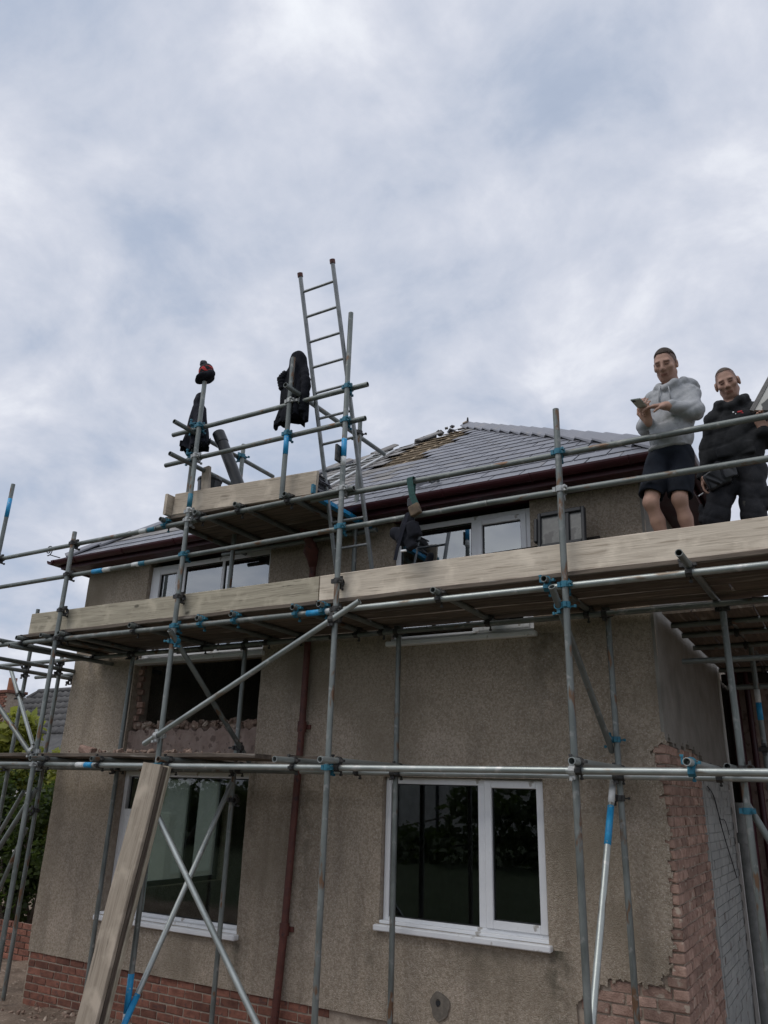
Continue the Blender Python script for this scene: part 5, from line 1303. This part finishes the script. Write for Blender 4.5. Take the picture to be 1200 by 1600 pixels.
def hand(F, wr, d, pn, side, curls=(.5, .6, .65, .7), thumb=.5, sc=1.0, spread=.0):
    """palm and five fingers; d points from wrist to knuckles, pn out of the palm, side=+1 puts the thumb on d x pn"""
    d = unit(d); pn = unit(pn-np.dot(pn, d)*d); t_ = np.cross(d, pn)*side; wr = np.array(wr)
    Kn = wr+d*.088*sc
    F.cap(wr-d*.02, wr+d*.02, .028*sc, .027*sc, .015)
    for o in (-.028, -.01, .010, .027): F.cap(wr+d*.015+t_*o*.6, Kn+t_*o, .0165*sc, .0135*sc, .014)
    for i, (o, L0, cu) in enumerate(zip((.029, .010, -.010, -.028), (.043, .048, .045, .035), curls)):
        a = Kn+t_*o*sc; ang = cu*.55; dirv = d
        for j, (ln, r_) in enumerate(((L0, .0092), (L0*.65, .0085), (L0*.5, .0075))):
            dirv = unit(d*math.cos(ang)+pn*math.sin(ang)+t_*spread*o*8); b = a+dirv*ln*sc; F.cap(a, b, r_*sc, r_*.93*sc, .004); a = b; ang += cu*(.9 if j == 0 else .7)
    a = wr+d*.025+t_*.03*sc; b = a+unit(d*.75+t_*.7+pn*.25)*.042*sc; F.cap(a, b, .016*sc, .0115*sc, .014)
    c = b+unit(d*.9+t_*.25*(1-thumb)+pn*thumb)*.032*sc; F.cap(b, c, .0105*sc, .0095*sc, .006); e = c+unit(d*.8+pn*(thumb+.2)-t_*.1)*.026*sc; F.cap(c, e, .0095*sc, .008*sc, .005)
DK = 3.142
def yawed(a):     # ellipsoid axes for a torso turned by a about the vertical
    return np.array([[math.cos(a), math.sin(a), 0], [-math.sin(a), math.cos(a), 0], [0, 0, 1]])
def finish_body(F, H, root, beard, hairc, line0):
    me = F.mesh('body', 1); V = vcos(me); col = np.ones((len(V), 3)); col = H.colours(V, col, beard, hairc, line0)
    n_ = .94+.06*np.sin(V[:, 2:3]*31+V[:, 0:1]*23); colour_verts(me, np.clip(col*n_, 0, 1)); return link('body', me, root, skin_m)

# --- the man in the grey hoodie
m1 = empty('person', (-.84, 5.5, DK), 'person in a grey hoodie and dark shorts leaning to look down over the guard rail', 'person')
H1 = Head((-.800, 5.395, 4.690), (-.10, -.88, -.43), (.03, 0, 1), 1.03)
F = Field((-1.17, 4.98, 3.13), (-.46, 5.74, 4.92), .0062)
H1.build(F, (-.775, 5.45, 4.52))
ya = .35
F.ell((-.79, 5.46, 4.36), (.14, .085, .17), yawed(ya), .05); F.ell((-.835, 5.47, 4.06), (.125, .09, .14), yawed(ya), .05); F.cap((-.80, 5.46, 4.3), (-.83, 5.46, 4.1), .095, .095, .04)
for hip, kn, an, toe in (((-.92, 5.46, 3.98), (-.99, 5.335, 3.595), (-.915, 5.50, 3.215), (-.965, 5.36, 3.175)), ((-.775, 5.48, 3.98), (-.805, 5.40, 3.610), (-.755, 5.56, 3.215), (-.735, 5.42, 3.175))):
    hip, kn, an, toe = map(np.array, (hip, kn, an, toe))
    F.cap(hip, kn, .066, .053, .03); F.ell(kn+np.array((0, -.012, .0)), (.046, .042, .052), k=.02)
    calf = kn+(an-kn)*.32; F.cap(kn, calf, .046, .046, .025); F.ell(calf+np.array((.0, .024, 0)), (.042, .046, .085), k=.025); F.cap(calf, an, .043, .033, .025); F.cap(an, an-np.array((0, 0, .04)), .036, .04, .02); F.cap(an-np.array((0, 0, .035)), toe, .036, .03, .02)
F.chain([(-.925, 5.44, 4.43), (-.985, 5.38, 4.205), (-.94, 5.245, 4.19)], [.05, .04, .03], .03); F.chain([(-.655, 5.465, 4.44), (-.645, 5.38, 4.265), (-.80, 5.225, 4.265)], [.05, .042, .03], .03)
hand(F, (-.94, 5.245, 4.19), (-.02, -.70, .60), (.25, .30, .85), 1, (.75, .8, .85, .9), .7, 1.05); hand(F, (-.80, 5.225, 4.268), (-.88, -.45, -.05), (-.1, .35, -.90), 1, (.35, .55, .7, .75), .5, 1.05)
finish_body(F, H1, m1, (.86, .82, .81), (.26, .24, .24), .084)
H1.hair('hair', .088, .62, m=hair_m, root=m1, th=.0045)
# hoodie
F = Field((-1.19, 4.98, 3.86), (-.44, 5.76, 4.72), .0065)
F.ell((-.785, 5.465, 4.36), (.172, .122, .19), yawed(ya), .05); F.ell((-.825, 5.455, 4.15), (.165, .13, .17), yawed(ya), .05); F.cap((-.79, 5.46, 4.35), (-.83, 5.46, 4.1), .13, .13, .04)
F.cap((-.90, 5.44, 4.435), (-.675, 5.47, 4.45), .072, .072, .05)
F.chain([(-.92, 5.44, 4.425), (-.985, 5.39, 4.205), (-.945, 5.275, 4.188)], [.072, .064, .046], .03); F.chain([(-.66, 5.465, 4.435), (-.645, 5.385, 4.265), (-.765, 5.25, 4.268)], [.074, .072, .046], .03)
F.ell((-.70, 5.55, 4.555), (.115, .095, .06), np.array(Matrix.Rotation(-.5, 3, 'Z')), .04)                                   # hood down the back
F.chain([(-.805, 5.345, 4.475), (-.745, 5.375, 4.515), (-.70, 5.44, 4.55), (-.705, 5.53, 4.575), (-.80, 5.54, 4.57), (-.87, 5.46, 4.54), (-.865, 5.39, 4.51), (-.805, 5.345, 4.475)], [.024, .029, .034, .042, .042, .034, .029, .024], .022)
F.cap((-.775, 5.45, 4.48), (-.79, 5.40, 4.66), .062, .058, .012, 'sub')
F.ell((-.835, 5.46, 4.03), (.158, .125, .04), yawed(ya), .012); F.boxp((-.84, 5.46, 3.92), (.4, .4, .085), np.array(Matrix.Rotation(.16, 3, 'Y')), .005, .008, 'sub')
F.boxp((-.855, 5.325, 4.13), (.10, .02, .055), yawed(ya), .012, .018)                                                          # front pocket
folds(F, .009, [(26, 10, 30, .3), (-40, 14, 22, 1.2), (14, 36, -50, .7)])
link('hoodie', F.mesh('hoodie', 2), m1, hoodie_m)
for x0, y0, sx in ((-.845, 5.345, -.01), (-.79, 5.338, .008)):
    vs, fs = sweep([(x0, y0, 4.50), (x0+sx, y0-.022, 4.44), (x0+sx*1.5, y0-.024, 4.36)], .005, 6); link('drawstring', mesh('drawstring', vs, fs, True), m1, hoodie_m)
# shorts
F = Field((-1.2, 5.15, 3.58), (-.58, 5.72, 4.14), .0065)
F.ell((-.84, 5.475, 4.02), (.150, .12, .13), yawed(ya), .03)
LG = (((-.92, 5.46, 3.98), (-.985, 5.36, 3.66)), ((-.775, 5.48, 3.98), (-.80, 5.425, 3.65)))
for a, b in LG: F.cap(a, b, .092, .092, .012)
folds(F, .008, [(24, 20, 12, .3), (-30, 16, 10, 1.2), (40, -20, 8, 2.2)])
for a, b in LG:
    a, b = np.array(a), np.array(b); d = unit(b-a); zx = Vector(d).to_track_quat('Z', 'Y').to_matrix()
    F.boxp(b+d*.085, (.105, .105, .08), np.array(zx.transposed()), .004, .004, 'sub'); F.cap(b-d*.05, b+d*.06, .070, .073, .006, 'sub')
link('shorts', F.mesh('shorts', 2), m1, shorts_m)
for an, toe in (((-.915, 5.51, 3.20), (-.97, 5.345, 3.165)), ((-.755, 5.57, 3.20), (-.73, 5.405, 3.165))):
    F = Field((-1.12, 5.22, 3.12), (-.6, 5.72, 3.32), .008); F.cap(an, toe, .046, .04, .02); F.cap(np.array(an)+(0, .03, -.02), toe, .042, .04, .02); F.cap(an, np.array(an)+(0, 0, .05), .045, .047, .02); F.boxp((-.86, 5.47, 3.06), (.5, .5, .084), None, .002, .004, 'sub')
    link('boot', F.mesh('boot', 1), m1, shoe_m)
ph = empty('phone', (-.962, 5.10, 4.262), 'slim pale mobile phone held in both hands of the hoodie wearer', 'phone')
ex = unit((.92, -.10, -.12)); ey_ = unit((-.18, -.94, .0)); ey_ = unit(ey_-ex*np.dot(ex, ey_)); ez = np.cross(ex, ey_)
PM = Matrix(((ex[0], ey_[0], ez[0], -.962), (ex[1], ey_[1], ez[1], 5.095), (ex[2], ey_[2], ez[2], 4.266), (0, 0, 0, 1)))
box('case', (-.037, -.075, -.004), (.037, .075, .003), mat('pale_phone', (.42, .46, .44), (.5, .54, .52), 4, 2, .3), ph, .004, 2, M=PM)
box('screen', (-.034, -.071, -.0056), (.034, .071, -.0042), gasket_m, ph, M=PM); box('camera_bump', (-.032, .04, .0032), (-.005, .068, .0052), gasket_m, ph, .001, M=PM)

# --- the man in black
m2 = empty('person', (-.45, 5.98, DK), 'person in paint-flecked black work clothes standing at the right end of the deck', 'person')
H2 = Head((-.437, 5.915, 4.703), (.02, -.87, -.40), (-.15, 0, 1), 1.02)
F = Field((-.84, 5.62, 3.13), (.02, 6.24, 4.92), .0062)
H2.build(F, (-.425, 5.965, 4.52), .083, (.013, .036, .024))
ya2 = -.12
F.ell((-.42, 5.975, 4.34), (.165, .10, .19), yawed(ya2), .05); F.ell((-.45, 5.98, 4.08), (.15, .105, .15), yawed(ya2), .06)
for hip, kn, an, toe in (((-.54, 5.98, 3.98), (-.645, 5.90, 3.60), (-.62, 6.02, 3.215), (-.66, 5.87, 3.175)), ((-.37, 5.985, 3.98), (-.385, 5.94, 3.60), (-.375, 6.04, 3.215), (-.35, 5.89, 3.175))):
    F.chain([hip, kn, an], [.088, .058, .04], .03); F.cap(an, toe, .038, .03, .02)
F.chain([(-.565, 5.965, 4.425), (-.632, 5.985, 4.19), (-.688, 5.935, 3.965)], [.052, .043, .03], .03); F.chain([(-.275, 5.985, 4.435), (-.20, 5.99, 4.20), (-.235, 5.87, 4.225)], [.05, .042, .03], .03)
hand(F, (-.688, 5.935, 3.965), (-.10, -.18, -.95), (.85, -.1, -.15), 1, (.45, .55, .65, .7), .35, 1.05); hand(F, (-.235, 5.87, 4.225), (-.15, -.35, .9), (.2, -.9, -.2), 1, (.7, .8, .85, .9), .7, 1.0)
finish_body(F, H2, m2, (.93, .90, .89), (.46, .44, .44), .088)
H2.hair('hair', .096, .55, m=hair2_m, root=m2, th=.0015)
F = Field((-.84, 5.66, 3.84), (.02, 6.24, 4.70), .0065)
F.ell((-.425, 5.98, 4.36), (.20, .14, .19), yawed(ya2), .05); F.ell((-.435, 5.97, 4.14), (.195, .15, .17), yawed(ya2), .06); F.cap((-.42, 5.98, 4.35), (-.44, 5.975, 4.1), .155, .155, .05); F.cap((-.55, 5.965, 4.43), (-.29, 5.985, 4.45), .085, .085, .05)
F.chain([(-.565, 5.965, 4.42), (-.635, 5.985, 4.19), (-.685, 5.94, 3.985)], [.084, .07, .052], .035); F.chain([(-.275, 5.985, 4.43), (-.20, 5.99, 4.20), (-.235, 5.87, 4.222)], [.078, .07, .05], .035)
F.chain([(-.43, 5.848, 4.475), (-.37, 5.875, 4.515), (-.335, 5.94, 4.55), (-.345, 6.03, 4.57), (-.43, 6.06, 4.575), (-.515, 6.0, 4.55), (-.52, 5.92, 4.525), (-.49, 5.865, 4.495), (-.43, 5.848, 4.475)], [.032, .036, .042, .048, .05, .045, .042, .038, .032], .025)
F.cap((-.425, 5.965, 4.48), (-.43, 5.91, 4.66), .063, .058, .012, 'sub'); F.boxp((-.44, 5.97, 3.87), (.5, .5, .12), np.array(Matrix.Rotation(.03, 3, 'Y')), .005, .01, 'sub'); F.ell((-.445, 5.975, 4.02), (.19, .148, .035), yawed(ya2), .01)
for k in (-1, 1): F.boxp((-.44+k*.075, 5.835, 4.10), (.06, .018, .05), yawed(ya2), .012, .014)
F.chain([(-.685, 5.94, 4.0), (-.70, 5.93, 3.955)], [.054, .05], .012); F.cap((-.695, 5.93, 3.97), (-.715, 5.915, 3.90), .036, .036, .004, 'sub')
folds(F, .010, [(26, 10, 30, .9), (-40, 14, 22, 2.2), (14, 36, -50, .1)])
link('hoodie', F.mesh('hoodie', 2), m2, workblack_m)
F = Field((-.84, 5.70, 3.16), (-.14, 6.26, 4.14), .007)
F.ell((-.45, 5.985, 4.02), (.172, .138, .13), yawed(ya2), .03)
for hip, kn, an in (((-.535, 5.98, 3.98), (-.645, 5.905, 3.60), (-.62, 6.02, 3.22)), ((-.365, 5.985, 3.98), (-.385, 5.945, 3.60), (-.375, 6.04, 3.22))): F.chain([hip, kn, an], [.115, .09, .075], .03)
F.boxp((-.265, 5.975, 3.72), (.03, .07, .09), None, .015, .012); F.boxp((-.735, 5.93, 3.66), (.02, .06, .08), None, .012, .012)
folds(F, .010, [(28, 12, 16, .4), (-36, 14, 20, 1.2), (20, -20, 45, 2.2)]); link('trousers', F.mesh('trousers', 2), m2, trouser_m)
F = Field((-.76, 5.74, 3.70), (-.36, 5.98, 4.06), .006)
F.boxp((-.59, 5.838, 3.89), (.085, .035, .075), np.array(Matrix.Rotation(.35, 3, 'Y')), .02, .01); F.boxp((-.50, 5.825, 3.93), (.05, .03, .06), np.array(Matrix.Rotation(.2, 3, 'Y')), .015, .01); F.cap((-.66, 5.815, 3.90), (-.57, 5.795, 3.84), .012, .012, .01)
folds(F, .006, [(40, 30, 30, 0)]); link('tool_pouch', F.mesh('tool_pouch', 1), m2, black_m)
for an, toe in (((-.62, 6.03, 3.20), (-.67, 5.865, 3.165)), ((-.375, 6.05, 3.20), (-.345, 5.885, 3.165))):
    F = Field((-.8, 5.78, 3.12), (-.22, 6.2, 3.32), .008); F.cap(an, toe, .046, .04, .02); F.cap(an, np.array(an)+(0, 0, .06), .048, .05, .02); F.boxp((-.5, 5.97, 3.06), (.5, .5, .084), None, .002, .004, 'sub'); link('boot', F.mesh('boot', 1), m2, shoe_m)
red_m = mat('red_print', (.42, .02, .03), (.5, .04, .05), 20, 2, .8)
for dx, dz, w_, m in ((0, 0, .035, red_m), (-.045, .004, .012, upvc_m), (.012, -.018, .022, red_m), (-.03, -.014, .008, upvc_m)):
    box('chest_print', (-.372+dx-w_/2, 5.828-abs(dx)*.05, 4.402+dz-.006), (-.372+dx+w_/2, 5.846, 4.402+dz+.006), m, m2, .002)
cg = empty('cigarette', (-.72, 5.87, 3.80), 'cigarette held low in the lowered hand of the person in black', 'cigarette')
tube('paper', (-.705, 5.885, 3.815), (-.735, 5.835, 3.775), upvc_m, cg, .004, False, 8); tube('ash', (-.735, 5.835, 3.775), (-.741, 5.825, 3.767), coup_m, cg, .0038, False, 8)
# peeling board carried on his arm
sheet_m = mat('peeling_white_paint', (.50, .49, .46), (.62, .61, .58), 6, 4, .7, c3=(.10, .10, .10), s3=5.5, t3=.54, w3=.02)
bd = empty('peeling_board', (-.27, 5.79, 4.37), 'peeling white board with a dark edge carried by the person in black', 'board')
BX = unit((.95, -.05, -.28)); BY = unit((.46, .06, .88)); BZ = unit(np.cross(BX, BY)); BY = np.cross(BZ, BX)
BMx = Matrix(((BX[0], BY[0], BZ[0], -.275), (BX[1], BY[1], BZ[1], 5.785), (BX[2], BY[2], BZ[2], 4.365), (0, 0, 0, 1)))
shear = [(0, 0), (.75, 0), (.90, .40), (.10, .40)]
vs = [BMx @ Vector((x, y, z)) for z in (-.012, .012) for x, y in shear]
link('face', mesh('face', vs, [(3, 2, 1, 0), (4, 5, 6, 7), (0, 1, 5, 4), (1, 2, 6, 5), (2, 3, 7, 6), (3, 0, 4, 7)]), bd, sheet_m)
M, Ln = basis(BMx @ Vector((-.012, -.01, 0)), BMx @ Vector((.10, .41, 0))); box('edge_strip', (-.02, -.016, 0), (.02, .016, Ln), slate_old_m, bd, .003, M=M)
